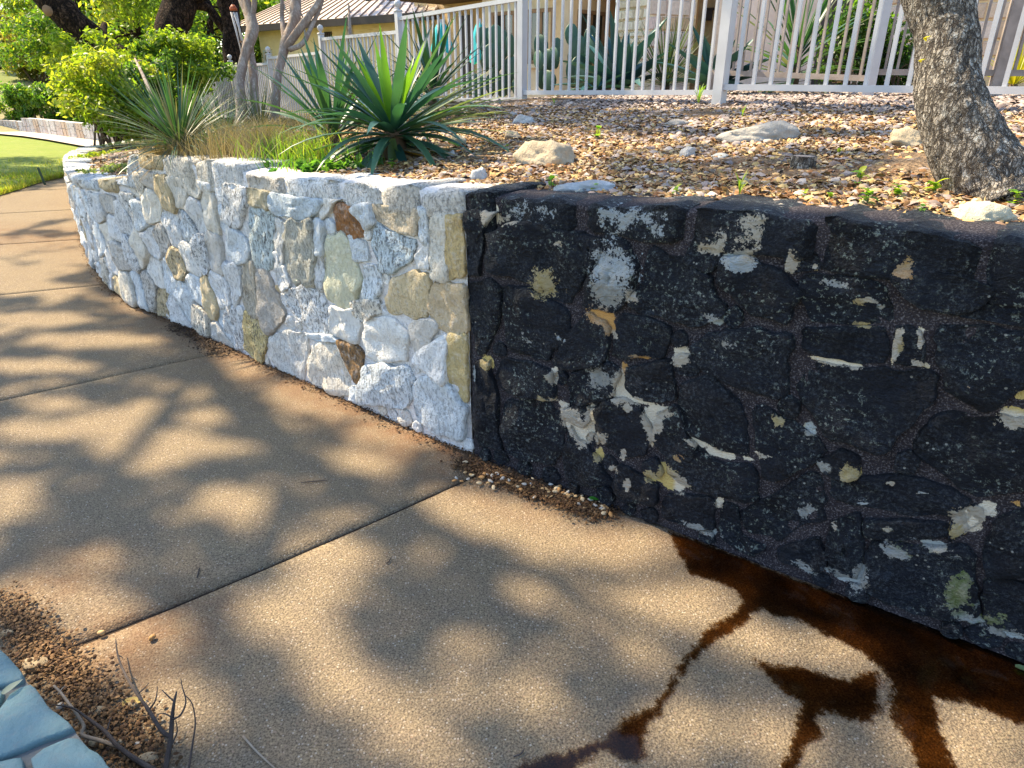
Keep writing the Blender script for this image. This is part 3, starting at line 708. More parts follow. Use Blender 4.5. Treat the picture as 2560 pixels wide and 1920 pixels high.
# ---- pale wall
white_polys = [
[(270,120),(360,100),(520,130),(560,170),(520,260),(430,290),(270,255)],[(130,120),(260,140),(262,240),(150,210)],[(150,225),(240,240),(280,280),(270,420),(260,580),(170,550),(150,400)],
[(370,300),(500,310),(520,480),(510,660),(390,655),(340,540),(335,400)],[(285,300),(345,320),(325,540),(280,420)],[(515,310),(560,330),(560,480),(515,485)],[(518,500),(568,500),(548,690),(520,650)],
[(580,395),(680,400),(730,500),(770,620),(740,740),(700,790),(590,740),(575,560)],[(625,240),(650,210),(710,230),(770,320),(780,380),(710,400),(640,370)],[(830,175),(960,160),(1080,170),(1100,260),(1085,380),(960,350),(870,300),(825,240)],
[(850,320),(960,380),(1060,420),(1075,500),(940,600),(880,570),(850,450)],[(705,390),(790,430),(805,520),(740,520)],[(800,560),(850,560),(885,650),(880,700),(840,750),(790,720)],[(960,640),(1080,590),(1150,600),(1160,760),(1130,840),(1070,850),(940,820),(915,740)],
[(1170,280),(1260,270),(1262,420),(1260,615),(1175,620),(1165,420)],[(1262,272),(1350,280),(1365,420),(1375,600),(1290,620),(1264,615)],[(1180,670),(1360,660),(1375,800),(1380,930),(1290,945),(1200,900),(1160,800)],[(1265,970),(1390,960),(1400,1150),(1380,1320),(1262,1240)],
[(1100,1060),(1180,1000),(1258,960),(1252,1230),(1150,1150),(1085,1100)],[(1070,870),(1170,870),(1200,920),(1130,1040),(1080,1060),(1050,920)],[(800,870),(920,850),(1000,900),(1040,950),(1020,1090),(950,1100),(810,1085),(790,970)],[(720,760),(860,750),(880,820),(780,870),(740,830)],
[(610,790),(740,810),(760,880),(755,990),(690,970),(610,930)],[(380,690),(480,670),(560,740),(590,880),(600,940),(500,930),(400,850),(360,760)],[(110,560),(170,540),(180,700),(195,860),(110,790)],[(182,570),(240,590),(300,740),(340,830),(270,930),(230,900),(197,800)],
[(110,820),(200,880),(250,970),(210,1110),(110,1040)],[(0,780),(60,800),(100,900),(100,1040),(0,980)],[(270,950),(340,930),(460,950),(470,1100),(450,1230),(330,1150),(240,1060)],[(520,990),(640,1000),(690,1080),(710,1290),(600,1270),(480,1200),(490,1080)],
[(650,990),(720,1000),(780,1060),(770,1180),(750,1220),(710,1150)],[(790,1140),(900,1120),(1030,1130),(1070,1220),(1030,1360),(900,1350),(780,1330),(770,1230)],[(1110,1190),(1200,1190),(1300,1290),(1360,1350),(1345,1540),(1200,1500),(1080,1420),(1080,1290)],
[(20,310),(80,370),(130,420),(140,510),(90,550),(20,470)],[(0,70),(110,80),(110,250),(80,340),(0,290)],[(0,540),(80,560),(95,700),(60,780),(0,760)],[(560,140),(640,140),(625,200),(580,260),(545,290),(535,220)],[(1105,190),(1150,230),(1155,420),(1110,400)],
[(780,180),(815,190),(850,310),(800,330),(730,240)],[(1090,500),(1155,440),(1158,560),(1100,560)],[(290,560),(340,560),(370,660),(330,700),(300,640)],[(590,950),(640,985),(520,980),(480,945)],[(720,1250),(765,1250),(765,1330),(722,1310)]]
def pcol(seed):
    r = random.Random(seed*7+1); p = r.choice([(.82,.82,.81)]*6+[(.75,.80,.83)]*5+[(.80,.74,.63)]*2+[(.70,.56,.34)]+[(.68,.64,.58)]*2+[(.84,.82,.77)]*3)
    k_ = r.uniform(.88, 1.02); return tuple(c_*k_ for c_ in p)
special = {7: (.66,.64,.46), 8: (.34,.16,.06), 9: (.58,.49,.36), 15: (.60,.45,.22), 16: (.60,.47,.30), 17: (.58,.45,.22), 26: (.62,.50,.24), 30: (.34,.20,.09), 3: (.50,.48,.40), 24: (.52,.46,.36), 25: (.48,.43,.37), 0: (.56,.63,.68), 2: (.55,.62,.62), 10: (.56,.64,.68), 1: (.50,.44,.30)}
pwall = thing('retaining_wall', 'pale cleaned limestone retaining wall curving along the path below yuccas', 'retaining wall')
core(pwall, SEAM+.004, S_MAX-.2, M['pale_mortar'], lambda s, z: (1,1,1,0), .05, .05)
white_sz = []
for i, pts in enumerate(white_polys):
    q = tile_pts('W', pts)
    if len(q) < 3: continue
    q = [(max(a, SEAM+.014), min(max(b, .012), wtop(a)-.09)) for a, b in q]; white_sz.append(q); r = random.Random(i+50)
    col = special.get(i, pcol(i)); pit = r.choice([.1, .3, .7, .2, .45])
    stone(pwall, q, M['pale_stone'], r.uniform(.014, .028), 300+i, (lambda a, b, col=col, pit=pit: (*col, pit)), 34, .016, .024)
for i, q in enumerate(fillers(white_sz, SEAM+.02, sx('W', 0, 500), 6, zmax=lambda s: wtop(s)-.13)):
    col = pcol(1300+i); stone(pwall, q, M['pale_stone'], rnd.uniform(.008, .018), 2300+i, (lambda a, b, col=col: (*col, .25)), 14, .010, .004)
# farther stones: irregular cells, tall ones, with mortar joints
S_A = sx('W', 0, 500)+.03
seeds = []; rr = random.Random(21); s = S_A
while s < 13.5:
    hgt = wtop(s)-.09; wcol = rr.uniform(.12, .24)*(1 if s < 5 else 1.25); z = rr.uniform(-.1, .1)
    while z < hgt+.1:
        dz = rr.uniform(.13, .34); seeds.append((s+wcol/2+rr.uniform(-.05, .05), z+dz/2)); z += dz
    s += wcol
seeds = np.array(seeds)
def cell(i, gap=.009):
    c_ = seeds[i]; poly = [(c_[0]-.4, c_[1]-.5), (c_[0]+.4, c_[1]-.5), (c_[0]+.4, c_[1]+.5), (c_[0]-.4, c_[1]+.5)]
    nb = np.argsort(np.hypot(*(seeds-c_).T))[1:16]
    planes = [((seeds[j]-c_), (seeds[j]+c_)/2) for j in nb]+[(np.array([0, 1.0]), np.array([0, wtop(c_[0])-.095])), (np.array([0, -1.0]), np.array([0, .012])), (np.array([-1.0, 0]), np.array([S_A-.02, 0]))]
    for nrm, m_ in planes:
        nrm = nrm/np.linalg.norm(nrm); d = nrm@m_-gap; out = []
        for k in range(len(poly)):
            a, b = np.array(poly[k]), np.array(poly[(k+1) % len(poly)]); da, db = nrm@a-d, nrm@b-d
            if da <= 0: out.append(tuple(a))
            if da*db < 0: out.append(tuple(a+(b-a)*da/(da-db)))
        poly = out
        if len(poly) < 3: return None
    return poly
for i in range(len(seeds)):
    q = cell(i, rr.uniform(.002, .008))
    if not q: continue
    xs_, ys_ = zip(*q)
    if max(xs_)-min(xs_) < .05 or max(ys_)-min(ys_) < .05: continue
    col = pcol(900+i); pit = rr.choice([.15, .4, .7, .3])
    stone(pwall, q, M['pale_stone'], rr.uniform(.014, .04), 500+i, (lambda a, b, col=col, pit=pit: (*col, pit)), 20 if seeds[i][0] < 6 else 12, .022, .006)
# pale caps
caps = [(sx('W',1392,150), sx('W',1105,140), 1.06, .0), (sx('W',1095,120), sx('W',885,110), 1.06, .005), (sx('W',875,110), sx('W',655,110), 1.05, -.005), (sx('W',640,110), sx('W',345,100), 1.05, .0), (sx('W',330,90), sx('V',1450,300), 1.03, -.01), (sx('V',1420,260), sx('V',1180,200), 1.0, .03), (sx('V',1170,180), sx('V',1040,160), .98, .02), (sx('V',1030,160), sx('V',800,170), .97, .01)]
for i, (a, b, z0, zt) in enumerate(caps):
    col = tuple(c_*.92 for c_ in pcol(70+i)); lo, hi = max(SEAM+.006, min(a, b)), max(a, b)
    zz = min(z0, wtop((lo+hi)/2)-.075)
    cap_stone(pwall, lo, hi, zz, M['pale_stone'], (lambda s, z, col=col: (*col, .4)), 200+i, .33, .016, zt)
s = max(caps[-1][0], caps[-1][1])+.02; i = 0
while s < 13.4:
    w_ = rr.uniform(.22, .42); col = tuple(c_*.9 for c_ in pcol(170+i)); i += 1
    cap_stone(pwall, s, s+w_, wtop(s+w_/2)-.075, M['pale_stone'], (lambda a, b, col=col: (*col, .5)), 260+i, .3, .025, rr.uniform(-.012, .012)); s += w_+.015
# ================================================================ fences
def fence_panel(par, a, b, za, zb, hgt, pitch, pk, rail, mat, top=True, rail_lift=0.0):
    """level-ish panel between two post positions; bottom rail, top rail and pickets"""
    A, B = Vector((a.x, a.y, za)), Vector((b.x, b.y, zb)); D = (B-A); L = D.length; d = D.normalized()
    MB().bar(A, B, rail[0], rail[1]).build('bottom_rail', mat, par)
    MB().bar(A+Vector((0,0,hgt)), B+Vector((0,0,hgt)), rail[0], rail[1]).build('top_rail', mat, par)
    n = max(2, round(L/pitch)); hd = Vector((d.x, d.y, 0)).normalized(); sd = Vector((-hd.y, hd.x, 0))
    me = None
    for k in range(1, n):
        p = A+D*(k/n)
        if me is None:
            o = MB().box((0, 0, hgt/2), pk, pk, hgt-rail[1], (hd, sd, Vector((0,0,1)))).build('picket', mat, par); me = o.data
        else:
            o = bpy.data.objects.new('picket', me); C.objects.link(o); o.parent = par
        o.location = p
def post(par, p, z0, z1, w, mat, d, ball=False):
    sd = Vector((-d.y, d.x, 0)); mb = MB(); mb.box((p.x, p.y, (z0+z1)/2), w, w, z1-z0, (d, sd, Vector((0,0,1))))
    o = mb.build('post', mat, par)
    mc = MB(); mc.box((p.x, p.y, z1+.012), w*1.15, w*1.15, .024, (d, sd, Vector((0,0,1))))
    if ball:
        mc.tube([(p.x, p.y, z1+.02+q) for q in (0, .02, .035, .05, .07, .09, .105, .115)], [.018, .016, .03, .042, .046, .040, .024, .004], 12)
    mc.build('post_cap', mat, o, True)
fence = thing('metal_fence', 'pale grey metal picket fence stepping along the gravel bed above the wall', 'fence')
def flat(px, py, zc): q = P(px, py, zc); return Vector((q.x, q.y, 0))
FC = flat(1797, 252, 5.56); FB = flat(1305, 250, 7.18); FA = flat(1008, 240, 8.72); F2 = flat(818, 240, 10.4); F3 = flat(685, 240, 12.2); F4 = flat(588, 235, 13.9); F5 = flat(505, 232, 15.4)
dCD = Vector((math.cos(R(43)), -math.sin(R(43)), 0)); FD = FC+dCD*2.50; FE = FD+dCD*2.44
dir_ = lambda a, b: (b-a).normalized()
pr = (.045, .040)
fence_panel(fence, FC, FD, 1.515, 1.515, 1.12, .139, .025, (.05, .045), M['alu'])
fence_panel(fence, FD, FE, 1.52, 1.52, 1.12, .139, .025, (.05, .045), M['alu'])
fence_panel(fence, FC, FB, 1.475, 1.437, 1.07, .114, .021, pr, M['alu'])
fence_panel(fence, FB, FA, 1.372, 1.305, .93, .105, .020, pr, M['alu'])
fence_panel(fence, FA, F2, 1.16, 1.16, .93, .105, .020, pr, M['alu'])
fence_panel(fence, F2, F3, .96, .93, .95, .105, .020, pr, M['alu'])
fence_panel(fence, F3, F4, .84, .82, .95, .105, .020, pr, M['alu'])
fence_panel(fence, F4, F5, .80, .78, .95, .105, .020, pr, M['alu'])
for p, z1, bl, d, w in [(FD, 2.85, True, dCD, .085), (FC, 2.82, True, dir_(FC, FB), .085), (FB, 2.62, True, dir_(FB, FA), .076), (FA, 2.31, True, dir_(FA, F2), .07), (F2, 2.15, True, dir_(F2, F3), .07), (F3, 1.93, True, dir_(F3, F4), .07), (F4, 1.85, True, dir_(F4, F5), .07), (F5, 1.8, True, dir_(F4, F5), .07)]:
    post(fence, p, bed_z(p.x, p.y)-.25, z1, w, M['alu'], d, bl)
fence2 = thing('metal_fence', 'weathered brown metal inner fence behind the pale fence and its yucca', 'fence')
Q0, Q1, Q2, Q3 = flat(1790, 178, 7.4), flat(2178, 194, 6.3), flat(2500, 180, 5.9), flat(2900, 180, 5.6)
fence_panel(fence2, Q0, Q1, 1.63, 1.575, 1.2, .105, .022, (.05, .05), M['alu_old'])
fence_panel(fence2, Q1, Q2, 1.63, 1.62, 1.2, .105, .022, (.05, .05), M['alu_old'])
fence_panel(fence2, Q2, Q3, 1.62, 1.62, 1.2, .105, .022, (.05, .05), M['alu_old'])
for p, q in ((Q0, Q1), (Q1, Q2), (Q2, Q3)): post(fence2, p, bed_z(p.x, p.y)-.25, 2.95, .10, M['alu'] if p is Q1 else M['alu_old'], dir_(p, q))

# ================================================================ houses
def mat_ashlar(name, col, var=.2):
    t = NT(name); n = t.noise(3.0, 5); c = t.mix(1.0, col, t.ramp(n, [(.3, 1-var), (.7, 1.05)]), 'MULTIPLY')
    t.principled(c, .9, t.bump(t.noise(40.0, 5, .7), .7, .01), .2); return t.m
M['cream_wall'] = mat_ashlar('cream_limestone', (.78, .64, .42)); M['tan_wall'] = mat_ashlar('tan_limestone', (.74, .52, .28)); M['pink_wall'] = mat_ashlar('pink_limestone', (.74, .56, .45))
M['block'] = mat_attr('rough_block', .9, .3, 18.0, .8, .01)
M['wood'] = mat_plain('window_wood', (.30, .17, .08), .6, 0, .3, 10.0); M['dark_trim'] = mat_plain('dark_fascia', (.045, .030, .024), .6); M['soffit'] = mat_plain('soffit', (.12, .07, .045), .8)
t = NT('window_glass'); t.principled((.02, .025, .022), .05, None, .8); M['glass'] = t.m
t = NT('metal_roof'); t.principled(t.mix(t.noise(.8, 4), (.36, .27, .21), (.44, .34, .27)), .38, None, .5, .25); M['roof'] = t.m
class VPlane:
    """vertical wall between two plan points"""
    def __init__(s, a, b): s.a, s.b = Vector((a.x, a.y, 0)), Vector((b.x, b.y, 0)); s.d = (s.b-s.a).normalized(); s.L = (s.b-s.a).length; s.n = Vector((s.d.y, -s.d.x, 0))
    def pt(s, u, z, o=0.0): q = s.a+s.d*u+s.n*o; return Vector((q.x, q.y, z))
    def hit(s, px, py):
        r = ray(px, py); k = s.a.dot(s.n)/(r.x*s.n.x+r.y*s.n.y); q = CAM+r*k; return (Vector((q.x, q.y, 0))-s.a).dot(s.d), q.z
    def slab(s, u0, u1, z0, z1, o0, o1, mb=None, col=None):
        mb = mb or MB(); c_ = s.pt((u0+u1)/2, (z0+z1)/2, (o0+o1)/2); mb.box(c_, u1-u0, abs(o1-o0), z1-z0, (s.d, s.n, Vector((0,0,1))), col); return mb
def window(par, pl, x0, y0, x1, y1, mull=1):
    u0, z1 = pl.hit(x0, y0); u1, z0 = pl.hit(x1, y1); u0, u1 = min(u0, u1), max(u0, u1)
    w = MB(); f = .06
    for (a, b, c_, d) in ((u0-f, u0, z0-f, z1+f), (u1, u1+f, z0-f, z1+f), (u0, u1, z1, z1+f), (u0, u1, z0-f, z0)): pl.slab(a, b, c_, d, -.06, .035, w)
    for k in range(mull): um = lerp(u0, u1, (k+1)/(mull+1)); pl.slab(um-.025, um+.025, z0, z1, -.05, .02, w)
    o = w.build('window', M['wood'], par)
    for k in range(mull+1): a, b = lerp(u0, u1, k/(mull+1)), lerp(u0, u1, (k+1)/(mull+1)); pl.slab(a+.02, b-.02, z0, z1, -.045, .004).build('pane', M['glass'], o)
    pl.slab(u0-.1, u1+.1, z0-f-.07, z0-f-.002, -.05, .07).build('sill', M['cream_wall'], o)
house = thing('stone_house', 'tan limestone house with wood framed windows behind agaves and prickly pear', 'house')
HZ = 1.1
cs = [(1207,13.2),(1405,12.0),(1535,13.2),(1537,11.9),(1618,11.3),(1735,11.6),(1737,12.9),(1832,12.7),(1834,11.0),(2080,10.3),(2250,9.9),(2700,9.0)]
cp = [flat(x, 100, z) for x, z in cs]; planes = []
mats = ['cream_wall','tan_wall','tan_wall','block','pink_wall','tan_wall','tan_wall','pink_wall','pink_wall','pink_wall','tan_wall']
for i in range(len(cp)-1):
    pl = VPlane(cp[i], cp[i+1]); planes.append(pl)
    pl.slab(-.002*i, pl.L, HZ, 4.6, -.3, -.003 if mats[i] not in ('block', 'pink_wall') else -.03).build('wall', M[mats[i] if mats[i] != 'block' else 'cream_wall'], house)
window(house, planes[0], 1236, 40, 1284, 104); window(house, planes[0], 1328, 33, 1378, 150); window(house, planes[1], 1449, 33, 1504, 112)
def blocks(pl, u0, u1, z0, z1, hmin, hmax, wmin, wmax, cols, seed, bump=.03):
    r = random.Random(seed); z = z0
    while z < z1-.05:
        h = r.uniform(hmin, hmax); u = u0
        while u < u1-.04:
            w = min(r.uniform(wmin, wmax), u1-u)
            if u1-(u+w) < .06: w = u1-u
            c_ = r.choice(cols); k = r.uniform(.85, 1.1); cc = tuple(x*k for x in c_)+(1,)
            p = r.uniform(.3, 1)*bump; mb = MB(); a, b, c0, d = u+.008, u+w-.008, z+.008, z+h-.008; e = min(.02, w*.2)
            vs = [pl.pt(a, c0, -.028), pl.pt(b, c0, -.028), pl.pt(b, d, -.028), pl.pt(a, d, -.028), pl.pt(a+e, c0+e, p), pl.pt(b-e, c0+e, p*r.uniform(.6, 1.2)), pl.pt(b-e, d-e, p), pl.pt(a+e, d-e, p*r.uniform(.6, 1.2))]
            mb.add(vs, [(0,1,5,4),(1,2,6,5),(2,3,7,6),(3,0,4,7),(4,5,6,7)], cc); mb.build('block', M['block'], house); u += w
        z += h
blocks(planes[3], 0, planes[3].L, 1.5, 3.4, .09, .17, .14, .34, [(.80,.73,.56),(.84,.78,.62),(.76,.65,.46)], 5, .045)
blocks(planes[4], 0, planes[4].L, 1.5, 3.4, .16, .28, .22, .5, [(.74,.58,.48),(.76,.58,.50),(.72,.50,.30),(.78,.62,.50)], 6, .01)
blocks(planes[7], 0, planes[7].L, 1.8, 3.2, .18, .3, .3, .6, [(.74,.58,.48),(.76,.58,.50),(.78,.62,.50)], 8, .01)
blocks(planes[9], 0.2, 2.4, 1.6, 3.0, .18, .3, .3, .6, [(.74,.54,.38),(.72,.50,.32),(.78,.62,.50)], 9, .01)
# wall lantern in the recess
pl = planes[6]; u0, z1 = pl.hit(1766, 26); u1, z0 = pl.hit(1780, 52)
lan = MB(); pl.slab(u0, u1, z0, z1, .04, .18, lan); pl.slab(u0-.02, u1+.02, z1, z1+.03, .02, .2, lan); pl.slab((u0+u1)/2-.02, (u0+u1)/2+.02, z0+.1, z0+.16, -.01, .05, lan); lan.build('wall_lantern', M['dark_trim'], house)
# dark door opening and pale sheet behind the right-hand plants
pl = planes[8]; u0, z1 = pl.hit(2062, 0); u1, z0 = pl.hit(2120, 150)
pl.slab(min(u0, u1), max(u0, u1), 1.3, 3.4, -.05, .01).build('door', M['dark_trim'], house)
# porch: soffit, beam and dark back wall left of the cream wall
pa, pb = flat(1085, 60, 16.5), flat(1215, 60, 15.2); pl = VPlane(pa, pb); pl.slab(-.8, pl.L, HZ, 4.4, -.2, 0).build('porch_wall', M['tan_wall'], house)
u0, z1 = pl.hit(1150, 40); u1, z0 = pl.hit(1185, 160); pl.slab(u0, u1, 1.2, z1, .004, .05).build('porch_door', M['dark_trim'], house)
ra, rb = flat(985, 0, 15.0), flat(1420, 0, 11.6); pl = VPlane(ra, rb)
pl.slab(-.2, pl.L, 3.12, 3.4, -3.0, .5).build('porch_roof', M['soffit'], house); pl.slab(-.3, pl.L+.1, 3.08, 3.46, .5, .54).build('fascia', M['dark_trim'], house)
# main roof over the right part (out of sight above, shades the walls)
pl = VPlane(cp[0], cp[11]); pl.slab(2.4, pl.L, 4.6, 4.75, -4, .1).build('roof', M['roof'], house)

wing = thing('house_wing', 'low yellow stucco house with brown standing seam metal roof and dark gutter', 'house')
wa, wb = flat(648, 100, 21.5), flat(1092, 90, 17.0); pl = VPlane(wa, wb)
M['stucco'] = mat_ashlar('yellow_stucco', (.78, .62, .35), .15)
pl.slab(0, pl.L, .6, 3.0, -6, 0).build('wall', M['stucco'], wing)
EZ = 3.0; ov = .55; dep = 6.5; rise = 2.0
def RP(u, o, z): return pl.pt(u, z, o)
e0, e1 = -ov, pl.L+ov
def roof_face(q, name, nrib, mb_r):
    """sheet given by two eave and two ridge points, ribs run eave to ridge"""
    mb = MB(); nn = (q[1]-q[0]).cross(q[3]-q[0]).normalized()
    if nn.z < 0: nn = -nn
    th = nn*.04; mb.add([p for p in q]+[p-th for p in q], [(0,1,2,3),(7,6,5,4),(0,4,5,1),(1,5,6,2),(2,6,7,3),(3,7,4,0)]); o = mb.build(name, M['roof'], wing)
    for k in range(nrib+1):
        u = k/nrib; a, b = lerp(q[0], q[1], u), lerp(q[3], q[2], u)
        if (b-a).length > .2: MB().bar(a+nn*.018, b+nn*.018, .03, .03, nn).build('seam', M['roof'], o)
rl, rr_ = RP(2.6, -dep/2, EZ+rise), RP(pl.L-2.4, -dep/2, EZ+rise)
roof_face([RP(e0, ov, EZ), RP(e1, ov, EZ), rr_, rl], 'roof_slope', 26, None)
roof_face([RP(e1+.004, ov, EZ-.004), RP(e1, -dep-ov, EZ), rr_+Vector((.01,0,0)), rr_+Vector((.01,0,.01))], 'roof_slope', 12, None)
roof_face([RP(e0, -dep-ov, EZ), RP(e0-.004, ov, EZ-.004), rl+Vector((-.01,0,0)), rl+Vector((-.01,0,.01))], 'roof_slope', 12, None)
pl.slab(e0, e1, EZ-.19, EZ-.02, ov-.02, ov+.10).build('gutter', M['dark_trim'], wing); pl.slab(e0, e1, EZ-.12, EZ-.06, 0.0, ov-.03).build('soffit', M['soffit'], wing)
M_keep = M['wood']; M['wood'] = mat_plain('pale_frame', (.6, .58, .52), .6); window(wing, pl, 662, 131, 681, 152, 1); window(wing, pl, 870, 70, 880, 88, 0); M['wood'] = M_keep
u0, z1 = pl.hit(811, 80); u1, z0 = pl.hit(832, 92)
for k in range(4): pl.slab(lerp(u0, u1, k/4), lerp(u0, u1, (k+.7)/4), z0, z1, -.01, .03).build('vent_slot', M['dark_trim'], wing)
# dish on the roof
dish = thing('satellite_dish', 'grey satellite dish on a short mast on the metal roof', 'satellite dish')
dc = P(748, 27, 18.6); n_ = Vector((-.75, -.55, .35)).normalized(); X = n_.cross(Vector((0,0,1))).normalized(); Y = X.cross(n_); mb = MB()
for r in range(5):
    for k in range(20): a = 2*math.pi*k/20; q = r/4; mb.v.append(tuple(dc+X*(.30*q*math.cos(a))+Y*(.34*q*math.sin(a))+n_*(.09*q*q))); mb.c.append((1,1,1,1))
for r in range(4):
    for k in range(20): mb.f.append((r*20+k, r*20+(k+1) % 20, (r+1)*20+(k+1) % 20, (r+1)*20+k))
gm = mat_plain('dish_grey', (.25, .26, .28), .5); mb.build('reflector', gm, dish, True)
mm = MB(); mm.tube([dc-n_*.02, dc-n_*.1+Vector((0,0,-.15)), dc-n_*.1+Vector((0,0,-.9))], .025, 8); mm.build('mast', gm, dish); mm = MB(); mm.tube([dc-Y*.3, dc+n_*.4-Y*.1], .014, 6); mm.box(dc+n_*.42-Y*.08, .07, .07, .12); mm.build('feed_arm', gm, dish)

# ================================================================ folded turquoise parasols on the patio
M['cloth'] = mat_leaf('turquoise_cloth', .25, .7, .2)
def parasol(px, py0, py1, zc, label):
    tp, bt = P(px, py0, zc), P(px, py1, zc); o = thing('patio_umbrella', label, 'umbrella', group='folded turquoise umbrellas'); mb = MB(); m, n = 9, 16
    for k in range(m):
        u = k/(m-1); r = lerp(.03, .17, u**.7)*(1 if k < m-1 else .9)
        for i in range(n):
            a = 2*math.pi*i/n; q = r*(1+.35*math.cos(a*4+u*2)); mb.v.append((tp.x+q*math.cos(a), tp.y+q*math.sin(a), lerp(tp.z, bt.z, u)+.04*math.cos(a*4))); mb.c.append((.03, .42, .52, 1))
    for k in range(m-1):
        for i in range(n): mb.f.append((k*n+i, k*n+(i+1) % n, (k+1)*n+(i+1) % n, (k+1)*n+i))
    mb.build('canopy', M['cloth'], o, True); MB().tube([(tp.x, tp.y, tp.z+.08), (tp.x, tp.y, 1.2)], .02, 8).build('pole', M['alu'], o); MB().tube([(tp.x, tp.y, 1.15), (tp.x, tp.y, 1.22), (tp.x, tp.y, 1.26)], [.25, .25, .05], 14).build('base', M['dark_trim'], o)
parasol(1103, 62, 128, 11.0, 'folded turquoise umbrella seen behind the upper yucca'); parasol(1200, 60, 155, 11.4, 'folded turquoise umbrella seen between fence pickets beside prickly pear')

# ================================================================ blade plants
def blade(mb, base, dirv, L, w, droop, col, tipcol=None, fold=.35, seg=7, twist=0.0):
    """one stiff leaf with a V section, tapering to a point and drooping"""
    d = dirv.normalized(); side = d.cross(Vector((0,0,1)))
    if side.length < .05: side = Vector((1,0,0))
    side.normalize(); p = Vector(base); n0 = len(mb.v); vs = []; cl = []
    for k in range(seg+1):
        u = k/seg; up = side.cross(d).normalized(); ww = w*(.55+.45*min(1, u*5))*(1 if u < .45 else max(.02, 1-((u-.45)/.55)**1.6))
        sd = side if not twist else (side*math.cos(twist*u)+up*math.sin(twist*u))
        vs += [p-sd*(ww/2)+up*(fold*ww/2), p, p+sd*(ww/2)+up*(fold*ww/2)]
        c_ = col if tipcol is None else tuple(lerp(col[i], tipcol[i], u**3) for i in range(3)); f = .8+.2*u; cl += [(c_[0]*f, c_[1]*f, c_[2]*f, 1)]*3
        d = (d+Vector((0,0,-1))*(droop/seg)*(.4+1.2*u)).normalized(); p = p+d*(L/seg)
    fs = []
    for k in range(seg):
        a = k*3; fs += [(a, a+1, a+4, a+3), (a+1, a+2, a+5, a+4)]
    mb.add(vs, fs, cl)
def rosette_leaves(root, n, L, w, elmin, elmax, cols, seed, mat, droop=(.1, .8), asobj=True, base_r=.04, stem=.1, name='leaf', parent=None, az=None, tip=None, fold=.35, seg=7):
    r = random.Random(seed); big = MB()
    for k in range(n):
        u = (k+.5)/n; el = lerp(elmax, elmin, u**.8)+r.uniform(-.1, .1); a = k*2.39996+r.uniform(-.3, .3)
        if az: a = r.uniform(*az)
        d = Vector((math.cos(a)*math.cos(el), math.sin(a)*math.cos(el), math.sin(el))); b = Vector(root)+Vector((math.cos(a)*base_r, math.sin(a)*base_r, stem*(1-u)))
        LL = L*r.uniform(.75, 1.1)*(1 if u > .15 else .85); c_ = r.choice(cols); kk = r.uniform(.8, 1.15); mb = MB() if asobj else big
        blade(mb, b, d, LL, w*r.uniform(.8, 1.1), lerp(droop[0], droop[1], u)*r.uniform(.5, 1.3), tuple(x*kk for x in c_), tip, fold, seg, r.uniform(-.3, .3))
        if asobj: mb.build(name, mat, parent, True)
    return big
TEAL = [(.035,.115,.085),(.05,.14,.085),(.03,.10,.085),(.06,.15,.07)]; BACKLIT_LIME = [(.17,.36,.03),(.22,.42,.04)]; DRYC = [(.42,.30,.16),(.36,.22,.09),(.5,.4,.26)]
# --- the big yucca on the wall edge
b1, k1 = bed_hit(988, 398)
y1 = thing('yucca', 'large blue green yucca with centre leaves painted lime as if backlit on the pale wall edge', 'yucca')
MB().tube([b1+Vector((0,0,-.08)), b1+Vector((0,0,.06)), b1+Vector((0,0,.16))], [.07, .075, .05], 10).build('stem', M['stem'], y1, True)
rosette_leaves(b1+Vector((0,0,.09)), 70, .74, .056, R(-14), R(60), TEAL, 11, M['blade'], (.05, 1.6), True, .03, .10, 'leaf', y1)
rosette_leaves(b1+Vector((0,0,.14)), 13, .50, .046, R(50), R(86), BACKLIT_LIME, 12, M['blade'], (.0, .2), True, .02, .05, 'leaf', y1)  # lime colour paints the glow of backlight into these leaves
rosette_leaves(b1+Vector((0,0,.10)), 12, .72, .044, R(12), R(38), [(.30,.36,.22),(.22,.30,.14)], 13, M['blade'], (.1, .5), True, .03, .05, 'leaf', y1, (R(-25), R(35)))
rosette_leaves(b1+Vector((0,0,.03)), 10, .55, .036, R(-18), R(8), DRYC+[(.60,.33,.05)]*2, 14, M['dry'], (.2, .9), True, .04, .03, 'dead_leaf', y1, (R(-70), R(30)))
# stub of a cut leaf at the front
mb = MB(); blade(mb, b1+Vector((.01,-.10,.12)), Vector((0,-.35,-1)), .2, .055, 0, (.09,.16,.04)); mb.build('leaf', M['blade'], y1, True)
def yucca(px, py, n, L, w, cols, seed, label, elmin=-5, elmax=80, droop=(.05,.9), zc=None, stem=.1, mat='blade', nm='yucca', cat='yucca', objs=True, fold=.35, dead=0):
    b = bed_hit(px, py)[0]
    if zc: q = P(px, py, zc); b = Vector((q.x, q.y, bed_z(q.x, q.y)))
    o = thing(nm, label, cat); MB().tube([b+Vector((0,0,-.05)), b+Vector((0,0,.02+stem*.5)), b+Vector((0,0,.05+stem))], [.06, .06, .035], 8).build('stem', M['stem'], o, True)
    big = rosette_leaves(b+Vector((0,0,.06)), n, L, w, R(elmin), R(elmax), cols, seed, M[mat], droop, objs, .03, stem, 'leaf', o, None, None, fold)
    if not objs: big.build('foliage', M[mat], o, True)
    if dead: rosette_leaves(b+Vector((0,0,.03)), dead, L*.8, w*.7, R(-15), R(10), DRYC, seed+1, M['dry'], (.2, .8), False, .03, .03, 'dead_leaf', o).build('dead_leaves', M['dry'], o)
    return o, b
yucca(835, 372, 36, .62, .044, TEAL, 21, 'dark teal yucca behind and left of the lime centred yucca', 20, 80, (.05,.7))
